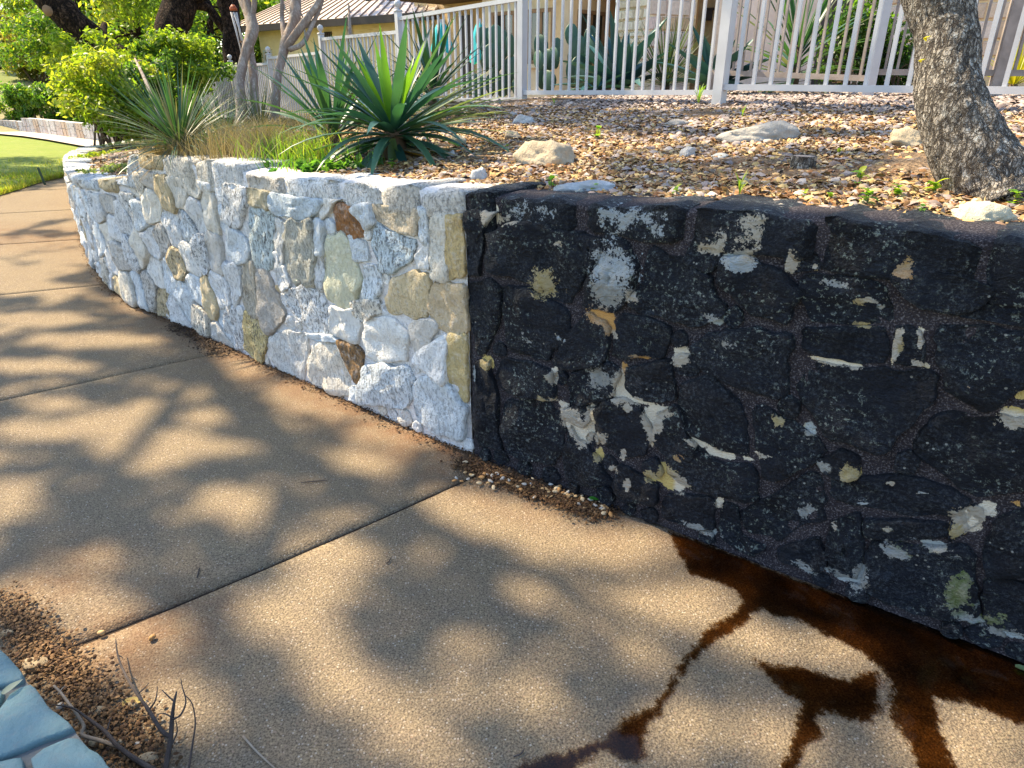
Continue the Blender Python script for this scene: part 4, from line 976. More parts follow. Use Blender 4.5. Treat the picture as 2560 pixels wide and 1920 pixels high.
yucca(1085, 285, 46, .66, .040, [(.03,.09,.055),(.045,.12,.05),(.05,.10,.05)], 22, 'tall dark yucca against the fence beside the turquoise umbrella', 5, 82, (.05,.9), 6.4, .22)
yucca(880, 300, 90, .55, .016, [(.13,.14,.075),(.18,.17,.10),(.09,.12,.06),(.27,.22,.14)], 23, 'scruffy grey olive narrow leaved yucca in front of the fence', -5, 78, (.05,1.0), 7.6, .3, 'blade', 'yucca', 'yucca', False)
yucca(1000, 330, 44, .50, .034, [(.025,.07,.045),(.04,.09,.045)], 24, 'low dark yucca hidden behind the lime centred yucca', -5, 60, (.1,1.0), 5.4)
# red yuccas: fine upright leaves, grass-like
yucca(455, 392, 230, .55, .011, [(.04,.11,.06),(.06,.14,.06),(.09,.15,.08),(.16,.16,.10)], 25, 'spiky fine leaved blue green yucca clump on the wall step', -2, 78, (.05,.7), None, .05, 'blade', 'red_yucca', 'yucca', False, .35, 60)
yucca(655, 345, 150, .72, .009, [(.05,.10,.05),(.08,.12,.06),(.20,.17,.10),(.12,.13,.07)], 26, 'sparse fine leaved yucca clump below the crape myrtle trunks', 10, 80, (.05,.8), None, .05, 'blade', 'red_yucca', 'yucca', False, .35, 50)
yucca(560, 330, 120, .60, .010, [(.03,.08,.05),(.05,.10,.05)], 27, 'dark fine leaved yucca clump between two spiky clumps', 5, 75, (.05,.7), 7.0, .05, 'blade', 'red_yucca', 'yucca', False)
# dead silvery leaf heap beside the big yucca
hp = bed_hit(1150, 300)[0]; mb = MB(); r = random.Random(31)
for k in range(170):
    a = r.uniform(0, 6.28); q = hp+Vector((r.gauss(0, .22), r.gauss(0, .16), abs(r.gauss(.03, .06)))); c_ = r.choice([(.30,.29,.30),(.22,.20,.19),(.38,.36,.34),(.14,.10,.07)])
    blade(mb, q, Vector((math.cos(a), math.sin(a), r.uniform(-.1, .5))), r.uniform(.12, .38), r.uniform(.012, .03), r.uniform(.2, 2.2), c_, None, .5, 5, r.uniform(-2, 2))
tag(mb.build('dead_leaf_heap', M['dry']), 'heap of curled silver grey dead yucca leaves by the fence', 'dead leaves')
# --- behind the fence
AG = [(.035,.12,.12),(.045,.15,.15),(.03,.10,.11)]
yucca(1552, 205, 26, .92, .17, AG, 41, 'big blue green agave standing behind the fence pickets', 15, 80, (.0,.5), 8.6, .05, 'succulent', 'agave', 'agave', True, .7)
yucca(1790, 200, 24, .70, .15, AG, 42, 'blue agave next to the fence post with a spiky sotol behind', 15, 75, (.0,.5), 7.6, .05, 'succulent', 'agave', 'agave', True, .7)
yucca(1490, 200, 10, .6, .10, AG, 47, 'small drooping agave pup between prickly pear and big agave', 0, 35, (.2,.8), 8.2, .03, 'succulent', 'agave', 'agave', True, .5)
yucca(1665, 190, 150, .95, .016, [(.03,.07,.035),(.05,.09,.04),(.07,.11,.05)], 43, 'dark thin leaved sotol between two blue agaves', 8, 80, (.0,.5), 9.0, .1, 'blade', 'sotol', 'sotol', False)
yucca(1985, 190, 60, 1.05, .05, [(.05,.14,.06),(.035,.11,.05),(.08,.18,.07),(.17,.2,.15)], 44, 'tall green yucca with long stiff leaves between the two fences', -5, 85, (.0,.8), 7.6, .45)
yucca(2545, 170, 60, .5, .02, [(.45,.42,.02),(.35,.36,.03)], 45, 'yellow ornamental grass clump beyond the leaning tree trunk', 20, 85, (.1,.6), 7.3, .02, 'blade', 'grass_clump', 'grass clump', False)
def pear(spots, label, seed):
    """prickly pear: flat oval pads stacked on each other"""
    o = thing('prickly_pear', label, 'cactus'); r = random.Random(seed)
    for (px, py, zc, w, h, rot, tlt) in spots:
        c_ = P(px, py, zc); mb = MB(); m, n = 7, 14; X = Vector((math.cos(rot), math.sin(rot), 0)); N_ = Vector((-math.sin(rot), math.cos(rot), 0)); Z = (Vector((0,0,1))+X*tlt).normalized(); X = (X-Z*X.dot(Z)).normalized()
        k_ = r.uniform(.8, 1.15); col = (.055*k_, .125*k_, .075*k_, 1)
        for i in range(m+1):
            ph = math.pi*i/m
            for j in range(n):
                a = 2*math.pi*j/n; rr0 = math.sin(ph); zz = -math.cos(ph); f = 1-.18*(zz < 0)*abs(zz)
                mb.v.append(tuple(c_+X*(w/2*rr0*math.cos(a)*f)+N_*(.022*rr0*math.sin(a))+Z*(h/2*zz))); mb.c.append(col)
        for i in range(m):
            for j in range(n): mb.f.append((i*n+j, i*n+(j+1) % n, (i+1)*n+(j+1) % n, (i+1)*n+j))
        mb.build('pad', M['succulent'], o, True)
    return o
def pear_cluster(x0, x1, ytop, ybot, zc, n, label, seed, sz=.32):
    r = random.Random(seed); sp = []
    for k in range(n):
        u = r.random(); py = lerp(ybot, ytop, u**1.1); px = r.uniform(x0, x1); s_ = sz*r.uniform(.75, 1.1); sp.append((px, py, zc+r.uniform(-.3, .3), s_*.72, s_, r.uniform(-.9, .9), r.uniform(-.35, .35)))
    pear(sp, label, seed)
pear_cluster(1170, 1300, 92, 215, 9.6, 26, 'broad prickly pear clump behind the fence panel beside the turquoise umbrella', 51)
pear_cluster(1345, 1395, 110, 215, 9.4, 10, 'small prickly pear under the tall narrow window', 52, .3)
pear_cluster(1425, 1500, 85, 215, 9.2, 18, 'upright prickly pear beside the big blue green agave', 53, .33)

# ================================================================ leaf masses
def leaves(name, centers, radii, count, size, cols, mat, parent=None, seed=0, flatz=.75, shell=.55, up=.4):
    """small leaf faces spread through many clumps -> one mesh"""
    rs = np.random.RandomState(seed); cen = np.array(centers); rad = np.array(radii); w = rad**2; w = w/w.sum()
    idx = rs.choice(len(cen), count, p=w); d = rs.normal(size=(count, 3)); d /= np.linalg.norm(d, axis=1)[:, None]
    rr0 = (shell+(1-shell)*rs.rand(count)) if shell < 1 else np.ones(count); rr0 *= rs.rand(count)**.25
    pos = cen[idx]+d*np.array([1, 1, flatz])*(rad[idx]*rr0)[:, None]
    nrm = d*.5+rs.normal(size=(count, 3))*.7+np.array([0, 0, up]); nrm /= np.linalg.norm(nrm, axis=1)[:, None]
    a = np.cross(nrm, rs.normal(size=(count, 3))); a /= np.linalg.norm(a, axis=1)[:, None]; b = np.cross(nrm, a)
    sz = size*(.6+.8*rs.rand(count)); a *= sz[:, None]; b *= (sz*.42)[:, None]
    V = np.stack([pos-a, pos+b+nrm*(sz*.12)[:, None], pos+a, pos-b+nrm*(sz*.12)[:, None]], 1).reshape(-1, 3)
    Fq = np.arange(count*4).reshape(-1, 4); cols = np.array(cols); tint = rs.randint(0, len(cols), len(cen))
    cc = np.where(rs.rand(count)[:, None] < .6, cols[tint[idx]], cols[rs.randint(0, len(cols), count)])*(.7+.55*rs.rand(count))[:, None]
    return np_mesh(name, V, Fq, np.concatenate([np.repeat(cc, 4, 0), np.ones((count*4, 1))], 1), mat, parent)
def clump_cloud(c_, R3, n, seed, rmin, rmax):
    r = random.Random(seed); out, rad = [], []
    while len(out) < n:
        p = Vector((r.uniform(-1, 1), r.uniform(-1, 1), r.uniform(-1, 1)))
        if p.length > 1 or p.length < r.random()*.75: continue
        out.append((c_[0]+p.x*R3[0], c_[1]+p.y*R3[1], c_[2]+p.z*R3[2])); rad.append(r.uniform(rmin, rmax))
    return out, rad
def shrub(base, top_c, R3, n, cnt, size, cols, label, seed, stems=8, name='shrub', rm=(.16,.34), cat='shrub'):
    o = thing(name, label, cat); cc, rd = clump_cloud(top_c, R3, n, seed, *rm); leaves('foliage', cc, rd, cnt, size, cols, M['leaf'], o, seed)
    r = random.Random(seed+9); mb = MB()
    for k in range(stems):
        q = Vector(cc[r.randrange(len(cc))]); b = Vector(base)+Vector((r.gauss(0, .06), r.gauss(0, .06), -.05)); m_ = lerp(b, q, .5)+Vector((r.gauss(0, .08), r.gauss(0, .08), .12)); MB().tube([b, m_, q], [.02, .014, .005], 6).build('stem', M['stem'], o, True)
    return o
YG = [(.23,.32,.03),(.28,.36,.04),(.17,.27,.025),(.33,.36,.05)]; MG = [(.10,.20,.03),(.14,.24,.035),(.07,.15,.03),(.19,.27,.04)]; DG = [(.035,.08,.02),(.05,.11,.025),(.03,.065,.02)]; OL = [(.22,.24,.05),(.28,.26,.06),(.16,.19,.04),(.33,.27,.07)]
q = P(275, 330, 11.2); zb = .42
shrub((q.x, q.y, zb), tuple(P(285, 235, 11.2)), (.85, .7, .62), 60, 9000, .045, YG, 'bright yellow green bush with bare lower stems at the wall end', 61, 12)
q = P(215, 230, 11.6); q2 = P(185, 190, 12.2)
shrub((q.x, q.y, .4), tuple(P(225, 165, 12.0)), (.75, .6, .55), 40, 5500, .045, YG, 'bright yellow green bush under the leaning oak trunk', 62, 6)
q = P(450, 250, 13.0); shrub((q.x, q.y, .55), tuple(P(440, 165, 13.0)), (1.0, .7, .62), 60, 9000, .05, MG+YG[:2], 'mid green rounded bush in front of the upright oak trunk', 63, 8)
q = P(360, 250, 11.0); shrub((q.x, q.y, .5), tuple(P(380, 225, 11.4)), (.55, .5, .45), 30, 4500, .045, MG+DG[:1], 'darker green bush behind the spiky yucca clump', 64, 6)
q = P(2150, 200, 8.0); shrub((q.x, q.y, 1.35), tuple(P(2150, 110, 8.2)), (.42, .4, .55), 40, 3500, .04, DG+MG[:1], 'dark glossy shrub behind the inner fence', 65, 6)
q = P(2270, 160, 8.0); shrub((q.x, q.y, 1.4), tuple(P(2262, 150, 8.3)), (.40, .4, .30), 26, 1800, .04, DG+MG[:1], 'low dark shrub right of the inner fence post', 66, 5)
# leaning grey snag stick among the bushes
a, b = P(337, 146, 10.2), P(384, 250, 9.6); sn = MB(); sn.tube([a, lerp(a, b, .4)+Vector((.01,0,0)), b, lerp(a, b, 1.5)], [.012, .022, .03, .034], 8, None, .2); sn.tube([lerp(a, b, .06), lerp(a, b, .06)+Vector((.1, 0, .01))], [.01, .006], 6); tag(sn.build('dead_branch', M['smooth_bark'], None, True), 'bare grey leaning dead branch in front of the green bushes', 'branch')
# ================================================================ far wall, hedge, background trees
fwall = thing('retaining_wall', 'low distant limestone wall below the clipped hedge', 'retaining wall'); r = random.Random(71)
fw = [G(-420,323), G(-150,325), G(0,331), G(60,335), G(120,341), G(200,352), G(290,362)]; fl = smooth_line([(p.x, p.y, 0) for p in fw], 10)
fz = lambda i: .46 if i > 30 else .36
mb = MB()
for i, p in enumerate(fl):
    for (o_, z) in ((0, -.05), (0, fz(i)-.02), (.3, fz(i)-.02), (.3, -.05)): mb.v.append((p.x+o_*.15, p.y+o_, z)); mb.c.append((.5,.45,.42,0))
for i in range(len(fl)-1):
    for k in range(3): mb.f.append((i*4+k, (i+1)*4+k, (i+1)*4+k+1, i*4+k+1))
mb.build('mortar', M['pale_mortar'], fwall); cnt = 0
for i in range(4, len(fl)-1):
    a, b = Vector(fl[i]), Vector(fl[i+1]); d = (b-a).normalized(); L = (b-a).length; u = 0
    while u < L-.04:
        w = min(r.uniform(.12, .26), L-u); c_ = r.choice([(.60,.55,.52),(.55,.46,.42),(.66,.62,.58),(.58,.44,.33)]); z = -.02
        while z < fz(i)-.03:
            h = min(r.uniform(.16, .34), fz(i)-z); q = a+d*(u+w/2)
            if cnt < 290:
                MB().box((q.x, q.y-.0, z+h/2), w-.02, .06+r.random()*.03, h-.015, (d, Vector((-d.y, d.x, 0)), Vector((0,0,1))), (*c_, .3)).build('stone', M['pale_stone'], fwall); cnt += 1
            z += h
        u += w
hedge = thing('hedge', 'long clipped green hedge above the low distant wall', 'hedge'); cc, rd = [], []
hl = [P(-700, 270, 22.0), P(0, 270, 20.8), P(130, 275, 20.2), P(230, 285, 19.0)]
for k in range(330):
    u = r.random()*2.999; i = int(u); q = lerp(hl[i], hl[i+1], u-i); cc.append((q.x, q.y+r.uniform(.25, 1.0), .38+r.random()*.86)); rd.append(.22)
leaves('foliage', cc, rd, 32000, .055, MG+YG[:1]+[(.08,.2,.03)], M['leaf'], hedge, 72, 1.0)
mb = MB()
for i in range(3):
    for k in range(8): q = lerp(hl[i], hl[i+1], (k+.5)/8); MB().tube([(q.x, q.y+.5, .2), (q.x, q.y+.5, 1.1)], .03, 5).build('stem', M['stem'], hedge)
def tree(px, zc, zbase, trunk_pts, rad, label, crown, seed, mat='oak_bark', limbs=(), name='oak_tree', cols=MG, n=60, cnt=16000, size=.10, rm=(.6, 1.3), nb=10):
    """trunk_pts: list of world points; crown: list of (centre, radii)"""
    o = thing(name, label, 'tree'); mb = MB(); tp = smooth_line(trunk_pts, 6); rr0 = np.interp(np.linspace(0, 1, len(tp)), np.linspace(0, 1, len(rad)), rad); mb.tube(tp, list(rr0), 14, None, .25)
    mb.build('trunk', M[mat], o, True); lm = MB()
    for pts, ra in limbs: lp_ = smooth_line(pts, 5); lm.tube(lp_, list(np.interp(np.linspace(0, 1, len(lp_)), np.linspace(0, 1, len(ra)), ra)), 8, None, .25)
    cc, rd = [], []
    for j, (c_, R3) in enumerate(crown):
        a, b = clump_cloud(c_, R3, max(4, int(n/len(crown))), seed+j, *rm); cc += a; rd += b
    r = random.Random(seed+3)
    for k in range(nb):
        q = Vector(cc[r.randrange(len(cc))]); b = tp[r.randrange(len(tp)//2, len(tp))]; m_ = lerp(b, q, .5)+Vector((r.gauss(0, .3), r.gauss(0, .3), .3)); lm.tube(smooth_line([b, m_, q], 3), list(np.linspace(max(.03, rad[-1]*.45), .015, 7)), 6, None, .2)
    lm.build('limbs', M[mat], o, True)
    if cnt: leaves('crown', cc, rd, cnt, size, cols, M['leaf'], o, seed, .7, .35)
    return o, cc
def zg(x, y):
    S, T = st_of([x], [y]); return float(bed_z_arr(S, T)[0]) if T[0] > .3 and S[0] < S_MAX-3 else ground_h(x, y)
# leaning oak: heavy trunk rising up and to the left out of the picture
lb = P(335, 195, 12.6)
tree(0, 0, 0, [Vector((lb.x+.25, lb.y, .4)), P(318, 182, 12.6), P(255, 118, 12.6), P(175, 45, 12.4), P(105, -25, 12.2), P(20, -110, 12.0), P(-90, -230, 11.6)], [.34, .27, .24, .24, .25, .22, .16], 'leaning dark oak trunk rising over the bright bush', [(tuple(P(-620, -520, 12.0)), (2.2, 2.2, 1.1))], 81,
     limbs=[([P(150, 25, 12.4), P(185, 32, 12.9), P(215, 45, 13.2)], [.06, .035, .02]), ([P(265, 122, 12.7), P(258, 85, 13.0), P(262, 60, 13.2)], [.10, .07, .05]), ([P(20, -110, 12.0), P(-40, -330, 12.4), P(-60, -520, 12.6)], [.17, .12, .08])], cols=MG+OL[:2], n=60, cnt=11000, size=.07, rm=(.4, .8))
# cut-limb scar
sc_ = P(117, 25, 12.0); n_ = Vector((.25, -.9, .25)).normalized(); X = n_.cross(Vector((0,0,1))).normalized(); Y = X.cross(n_); mb = MB(); mb.add([sc_-n_*.05+X*(.08*math.cos(a))+Y*(.09*math.sin(a)) for a in np.linspace(0, 6.283, 14, endpoint=False)]+[sc_+n_*.03+X*(.065*math.cos(a))+Y*(.075*math.sin(a)) for a in np.linspace(0, 6.283, 14, endpoint=False)], [tuple(range(14, 28))]+[(k, (k+1) % 14, 14+(k+1) % 14, 14+k) for k in range(14)])
mb.build('branch_scar', mat_plain('cut_wood', (.26, .15, .08), .9), bpy.data.objects['oak_tree'], True)
# upright oak whose crown spreads over the path and throws the dappled shade
ub = P(440, 200, 14.2); utp = [Vector((ub.x, ub.y, .5)), P(430, 110, 14.2), P(440, 40, 14.2), P(452, -30, 14.2), P(440, -160, 14.1), P(400, -330, 13.8)]
oakO, _ = tree(0, 0, 0, utp, [.36, .30, .33, .38, .33, .22], 'upright thick dark oak trunk behind the mid green bush', [(tuple(P(620, -560, 15)), (2.6, 2.6, 1.2)), (tuple(P(300, -560, 16)), (2.6, 2.6, 1.2))], 84, limbs=[([P(470, 5, 14.2), P(520, 20, 14.5), P(548, 60, 14.6)], [.14, .09, .06]), ([P(475, -10, 14.2), P(560, -40, 14.0), P(680, -60, 13.6)], [.18, .12, .08])], cols=MG, n=40, cnt=8000, size=.07, rm=(.4, .8))
tb = P(585, 190, 15.0); tree(0, 0, 0, [Vector((tb.x, tb.y, .5)), P(583, 130, 15), P(578, 60, 15), P(570, 0, 15), P(560, -120, 15), P(570, -300, 15)], [.24, .2, .2, .22, .2, .14], 'dark forked oak trunk behind the wind chime', [(tuple(P(640, -480, 16)), (2.4, 2.4, 1.2))], 87, limbs=[([P(575, 85, 15), P(545, 50, 15), P(520, 15, 15.2), P(500, -40, 15.4)], [.12, .1, .1, .09])], cols=MG, n=30, cnt=5000, size=.07, rm=(.4, .8))
# background trees, each with its own crown
bgt = [(-60,0,30,'olive broad tree far behind the hedge',OL,(3.2,2.4,2.2),60,17000), (70,20,32,'brownish green tree over the pale slope',OL,(2.6,2.2,1.9),60,15000), (190,20,24,'bright leafy tree behind the leaning oak trunk',YG+MG,(2.6,2.2,1.7),60,17000), (330,60,20,'fresh green tree between the two oak trunks',YG+MG,(1.9,1.6,1.5),60,15000), (330,-60,26,'tall yellow green tree above the two oak trunks',YG+OL,(3.0,2.4,1.6),60,15000), (520,60,22,'shaded green tree behind the forked oak',MG,(1.9,1.6,1.6),60,13000), (545,-40,30,'high pale green tree top behind the forked oak',YG+MG,(3.2,2.4,1.6),60,13000), (720,20,34,'green tree rising behind the metal roof and dish',MG,(2.2,2.0,1.5),60,11000), (640,10,38,'darker tree showing left of the metal roof',MG+DG,(2.0,2.0,1.8),50,9000), (-380,60,38,'round olive tree on the far side of the lawn',OL+MG,(3,2.5,2.4),40,8000), (-640,50,42,'wide green tree at the far lawn edge',MG,(3.4,2.5,2.6),40,8000), (-950,50,40,'pale green tree far across the lawn',YG+OL,(3.4,2.5,2.6),40,8000), (1000,-160,40,'tree crown standing behind the metal roof ridge',MG,(3,2.5,1.6),40,8000)]
for k, (px, py, zc, lab, cols, R3, n, cnt) in enumerate(bgt):
    c_ = P(px, py, zc); gz = ground_h(c_.x, c_.y); rr1 = random.Random(k); x0 = rr1.uniform(-.5, .5)
    tree(0, 0, 0, [Vector((c_.x+x0, c_.y, gz-.2)), Vector((c_.x+x0*.4, c_.y, lerp(gz, c_.z, .45))), Vector((c_.x-.2*x0, c_.y, lerp(gz, c_.z, .8))), c_+Vector((.2, 0, .5))], [.20, .16, .13, .07], lab, [(tuple(c_), R3), ((c_.x+R3[0]*.7, c_.y+.5, c_.z-R3[2]*.7), (R3[0]*.6, R3[1]*.6, R3[2]*.6)), ((c_.x-R3[0]*.7, c_.y+.5, c_.z-R3[2]*.6), (R3[0]*.6, R3[1]*.6, R3[2]*.6))], 200+k*11, cols=cols, n=n, cnt=cnt, size=.105 if zc > 25 else .08, rm=(.45, .95), nb=12, name='shade_tree')
# stemmy brown shrub on the slope beyond the hedge
q = P(95, 205, 27.0); shrub((q.x, q.y, 1.0), tuple(P(95, 130, 27)), (1.3, 1.0, 1.0), 50, 7000, .08, OL, 'olive brown shrub with many bare stems beyond the hedge', 68, 22, rm=(.3, .55))

# ---- overhead foliage of the upright oak: where light reaches the path there are gaps between its clumps
TANE = math.tan(SUN_EL)
K = 2560/2212.
lit = [(70,690,130,16),(200,735,150,16),(60,790,130,16),(470,750,75,22),(520,795,70,26),(430,838,90,24),(310,880,48,22),(120,870,55,20),(60,930,75,28),(230,920,110,40),(350,965,150,52),(650,850,70,30),(720,875,120,28),(860,930,120,34),(30,1085,60,60),(500,1085,95,40),(570,1115,70,48),(790,995,70,24),(640,1030,60,40),(700,1205,120,60),(660,1285,80,48),(625,1330,105,75),(700,1400,75,70),(760,1480,95,60),(890,1560,110,60),(100,1290,170,55),(270,1370,150,48),(360,1520,110,70),(1060,1125,190,50),(1280,1180,180,55),(1500,1310,120,62),(1140,1275,75,45),(1100,1500,140,60),(1350,1310,120,50),(1750,1390,180,50),(1480,1570,100,60),(2100,1600,150,90),(1700,1600,110,60),(80,600,230,40),(100,520,200,60),(130,1440,120,50),(1010,1400,60,40),(980,1080,70,30),(200,1210,60,24),(520,960,40,20)]
dk = [(400,715,60,30),(430,790,50,40),(560,930,70,40),(650,990,60,35),(760,1060,80,40),(980,1170,110,40),(1180,1240,90,40),(1300,1330,90,45),(230,1130,190,55),(100,1150,130,60),(560,1200,90,45),(430,1010,80,30),(600,1420,70,50),(470,1430,90,50),(900,1350,70,50),(1040,1580,90,50),(1700,1480,200,60),(1900,1300,300,90),(1230,1440,90,60)]
def spots(L_):
    out = []
    for (x, y, rx, ry) in L_:
        c_ = G(x*K, y*K); a = G((x+rx)*K, y*K)-c_; b = G(x*K, (y+ry)*K)-c_; M2 = np.array([[a.x, b.x], [a.y, b.y]]); out.append((np.array([c_.x, c_.y]), np.linalg.inv(M2)))
    return out
LIT, DK = spots(lit), spots(dk)
def shade(px, py):
    m = 0.0
    for c_, Mi in LIT:
        q = Mi@(np.array([px, py])-c_); d = math.hypot(*q)
        if d < 1.12: m = max(m, 1.12-d)
    for c_, Mi in DK:
        q = Mi@(np.array([px, py])-c_)
        if math.hypot(*q) < 1: m -= .3
    return m
r = random.Random(99); cpos = []; 
n_try = 0
Sx = Vector((SH.x, SH.y, 0))
while n_try < 62000:
    n_try += 1; gx_, gy_ = r.uniform(-6.5, 3.2), r.uniform(.2, 9.5); S_, T_ = 0, -(gx_-bp[1].x)*(-.585)-(gy_-bp[1].y)*(-.811)
    if T_ > .15:                                  # over the bed: mostly open, some broken shade
        z0 = 1.25; v = fbm(gx_, gy_*1.0, 4.4, 1.5, 2); p_ = .03 if v < .22 else .7
        if T_ > 2.5 and gx_ < 1.2: p_ = .75 if v > -.35 else .15
        if T_ > 4.2: continue
    else:
        z0 = 0.0
        if T_ < -3.2: continue
        m = shade(gx_, gy_); p_ = 0 if m > .14 else (.35 if m > 0 else (1.0 if m < -.1 else .88))
        if gy_ > 6.1: p_ *= .06
        if m == 0 and fbm(gx_, gy_, 9.1, 2.2, 2) > .36: p_ = .05
    if r.random() > p_: continue
    h = r.uniform(8.0, 10.5); cpos.append(Vector((gx_, gy_, z0))+Sx*((h-z0)/TANE)+Vector((0, 0, h-z0)))
rs = np.random.RandomState(5); cnt = len(cpos); pos = np.array([tuple(p) for p in cpos]); nrm = rs.normal(size=(cnt, 3))*.45+np.array(sdir); nrm /= np.linalg.norm(nrm, axis=1)[:, None]
a = np.cross(nrm, rs.normal(size=(cnt, 3))); a /= np.linalg.norm(a, axis=1)[:, None]; b = np.cross(nrm, a); sz = .055*(.7+.7*rs.rand(cnt)); a *= sz[:, None]; b *= (sz*.6)[:, None]
V = np.stack([pos-a, pos+b, pos+a, pos-b], 1).reshape(-1, 3); Fq = np.arange(cnt*4).reshape(-1, 4); cc = np.array(MG)[rs.randint(0, len(MG), cnt)]
np_mesh('crown', V, Fq, np.concatenate([np.repeat(cc, 4, 0), np.ones((cnt*4, 1))], 1), M['leaf'], oakO)
# boughs whose shadows cross the path
def bough(pts, rad):
    q = [Vector((G(x*K, y*K).x, G(x*K, y*K).y, 0))+Sx*(9.0/TANE)+Vector((0, 0, 9.0)) for x, y in pts]; q = smooth_line(q, 5); lb_.tube(q, list(np.interp(np.linspace(0, 1, len(q)), np.linspace(0, 1, len(rad)), rad)), 8, None, .2)
lb_ = MB(); bough([(330,640),(420,760),(500,860),(560,930),(640,985),(760,1060),(900,1120),(1050,1190),(1300,1310),(1500,1420)], [.11, .10, .09, .07, .05, .03])
bough([(640,985),(610,1080),(560,1180),(470,1260),(380,1330)], [.06, .05, .03]); bough([(430,790),(300,960),(160,1090),(20,1160)], [.06, .05, .03]); bough([(1050,1190),(1100,1350),(1060,1560)], [.045, .03, .02])
p0 = Vector((G(330*K, 640*K).x, G(330*K, 640*K).y, 0))+Sx*(9.0/TANE)+Vector((0, 0, 9.0)); tq = smooth_line([utp[-1], lerp(utp[-1], p0, .5)+Vector((0, 0, .8)), p0], 6); lb_.tube(tq, list(np.linspace(.2, .11, len(tq))), 10, None, .2)
lb_.build('boughs', M['oak_bark'], oakO, True)

# ================================================================ crape myrtles and wind chime
cm1 = thing('crape_myrtle', 'smooth grey multi stem trunk beside the hanging wind chime', 'tree'); zc = 9.0
gz = bed_z(*P(625, 260, zc).xy)
def stems(o, lst, zc):
    for j, (pts, rad) in enumerate(lst):
        q = smooth_line([P(x, y, zc+dz) for x, y, dz in pts], 6); mb = MB(); mb.tube(q, list(np.interp(np.linspace(0, 1, len(q)), np.linspace(0, 1, len(rad)), rad)), 10, None, .35); mb.build('trunk' if j == 0 else 'stem', M['smooth_bark'], o, True)
def roots(px, y): return (px, y, 0)
stems(cm1, [([(604,330,0),(602,240,0),(600,200,0),(612,140,0),(632,85,0),(628,45,0),(612,-20,0),(600,-120,.1)], [.07,.06,.055,.06,.075,.06,.05,.04]), ([(642,330,.1),(637,260,.1),(634,200,.1),(628,140,.1),(625,95,.05)], [.06,.055,.055,.05,.045]), ([(632,85,0),(620,40,.1),(600,-10,.2),(590,-90,.3)], [.05,.045,.04,.03]), ([(628,45,0),(635,10,-.05),(632,-30,-.1),(640,-120,-.1)], [.04,.035,.03,.025])], zc)
cm2 = thing('crape_myrtle', 'smooth grey forked trunk with a knot hole in front of the metal roof', 'tree')
stems(cm2, [([(690,340,0),(688,255,0),(694,190,0),(705,150,0),(718,100,0),(735,50,0),(740,-20,0),(745,-120,0)], [.07,.06,.055,.06,.075,.07,.055,.045]), ([(712,125,0),(740,85,-.1),(770,45,-.15),(800,0,-.2),(830,-60,-.2)], [.06,.055,.045,.04,.03]), ([(724,125,-.05),(755,110,-.1),(775,75,-.1),(800,20,-.1),(812,-20,-.1)], [.035,.03,.028,.025,.02]), ([(712,105,0),(706,50,.1),(705,0,.1),(705,-60,.1)], [.035,.03,.022,.02])], 8.8)
kn = P(735, 94, 8.68); mb = MB(); n_ = Vector((.1, -1, .1)).normalized(); X = n_.cross(Vector((0,0,1))).normalized(); Y = X.cross(n_); mb.add([kn+X*(.025*math.cos(a))+Y*(.025*math.sin(a)) for a in np.linspace(0, 6.283, 12, endpoint=False)]+[kn-n_*.08+X*(.03*math.cos(a))+Y*(.03*math.sin(a)) for a in np.linspace(0, 6.283, 12, endpoint=False)], [tuple(range(12))]+[(k, (k+1) % 12, 12+(k+1) % 12, 12+k) for k in range(12)]); mb.build('knot_hole', M['dark_trim'], cm2)
leaves('crown', *clump_cloud(tuple(P(700, -330, 9.0)), (1.6, 1.4, .5), 24, 8, .25, .4), 2500, .04, MG, M['leaf'], cm2, 91); leaves('crown', *clump_cloud(tuple(P(600, -330, 9.2)), (1.4, 1.4, .5), 24, 9, .25, .4), 2200, .04, MG, M['leaf'], cm1, 92)
ch = thing('wind_chime', 'tubular metal wind chime hanging from an orange disc', 'wind chime'); zc = 9.3
tp = P(583, 20, zc); MB().tube([tp+Vector((0,0,.04)), tp, tp-Vector((0,0,.03))], [.02, .05, .05], 16).build('disc', mat_plain('terracotta', (.38, .09, .03), .6), ch, True)
MB().tube([tp+Vector((0,0,.04)), tp+Vector((-.02,0,1.6))], .004, 5).build('cord', M['dark_trim'], ch)
for k, L in enumerate((.46, .52, .58, .52, .40)):
    a = k*1.2566; q = tp+Vector((.038*math.cos(a), .038*math.sin(a), -.05)); MB().tube([q, q+Vector((.02+.015*k, 0, -L))], .010, 10).build('chime_tube', M['alu'], ch, True)
MB().tube([tp-Vector((0,0,.03)), tp+Vector((.03, 0, -.40))], .003, 5).build('clapper_cord', M['dark_trim'], ch)
MB().tube([tp+Vector((.03, 0, -.40)), tp+Vector((.03, 0, -.42))], .03, 12).build('clapper', M['wood'], ch)
# bleached snag post behind the yuccas
a, b = P(872, 12, 9.6), P(876, 130, 9.6); MB_ = MB(); MB_.tube([a, lerp(a, b, .5), b, b-Vector((0,0,.8))], [.012, .026, .03, .034], 8, None, .2); tag(MB_.build('dead_stalk', M['smooth_bark'], None, True), 'bare upright grey stalk rising from the scruffy yucca', 'stalk')

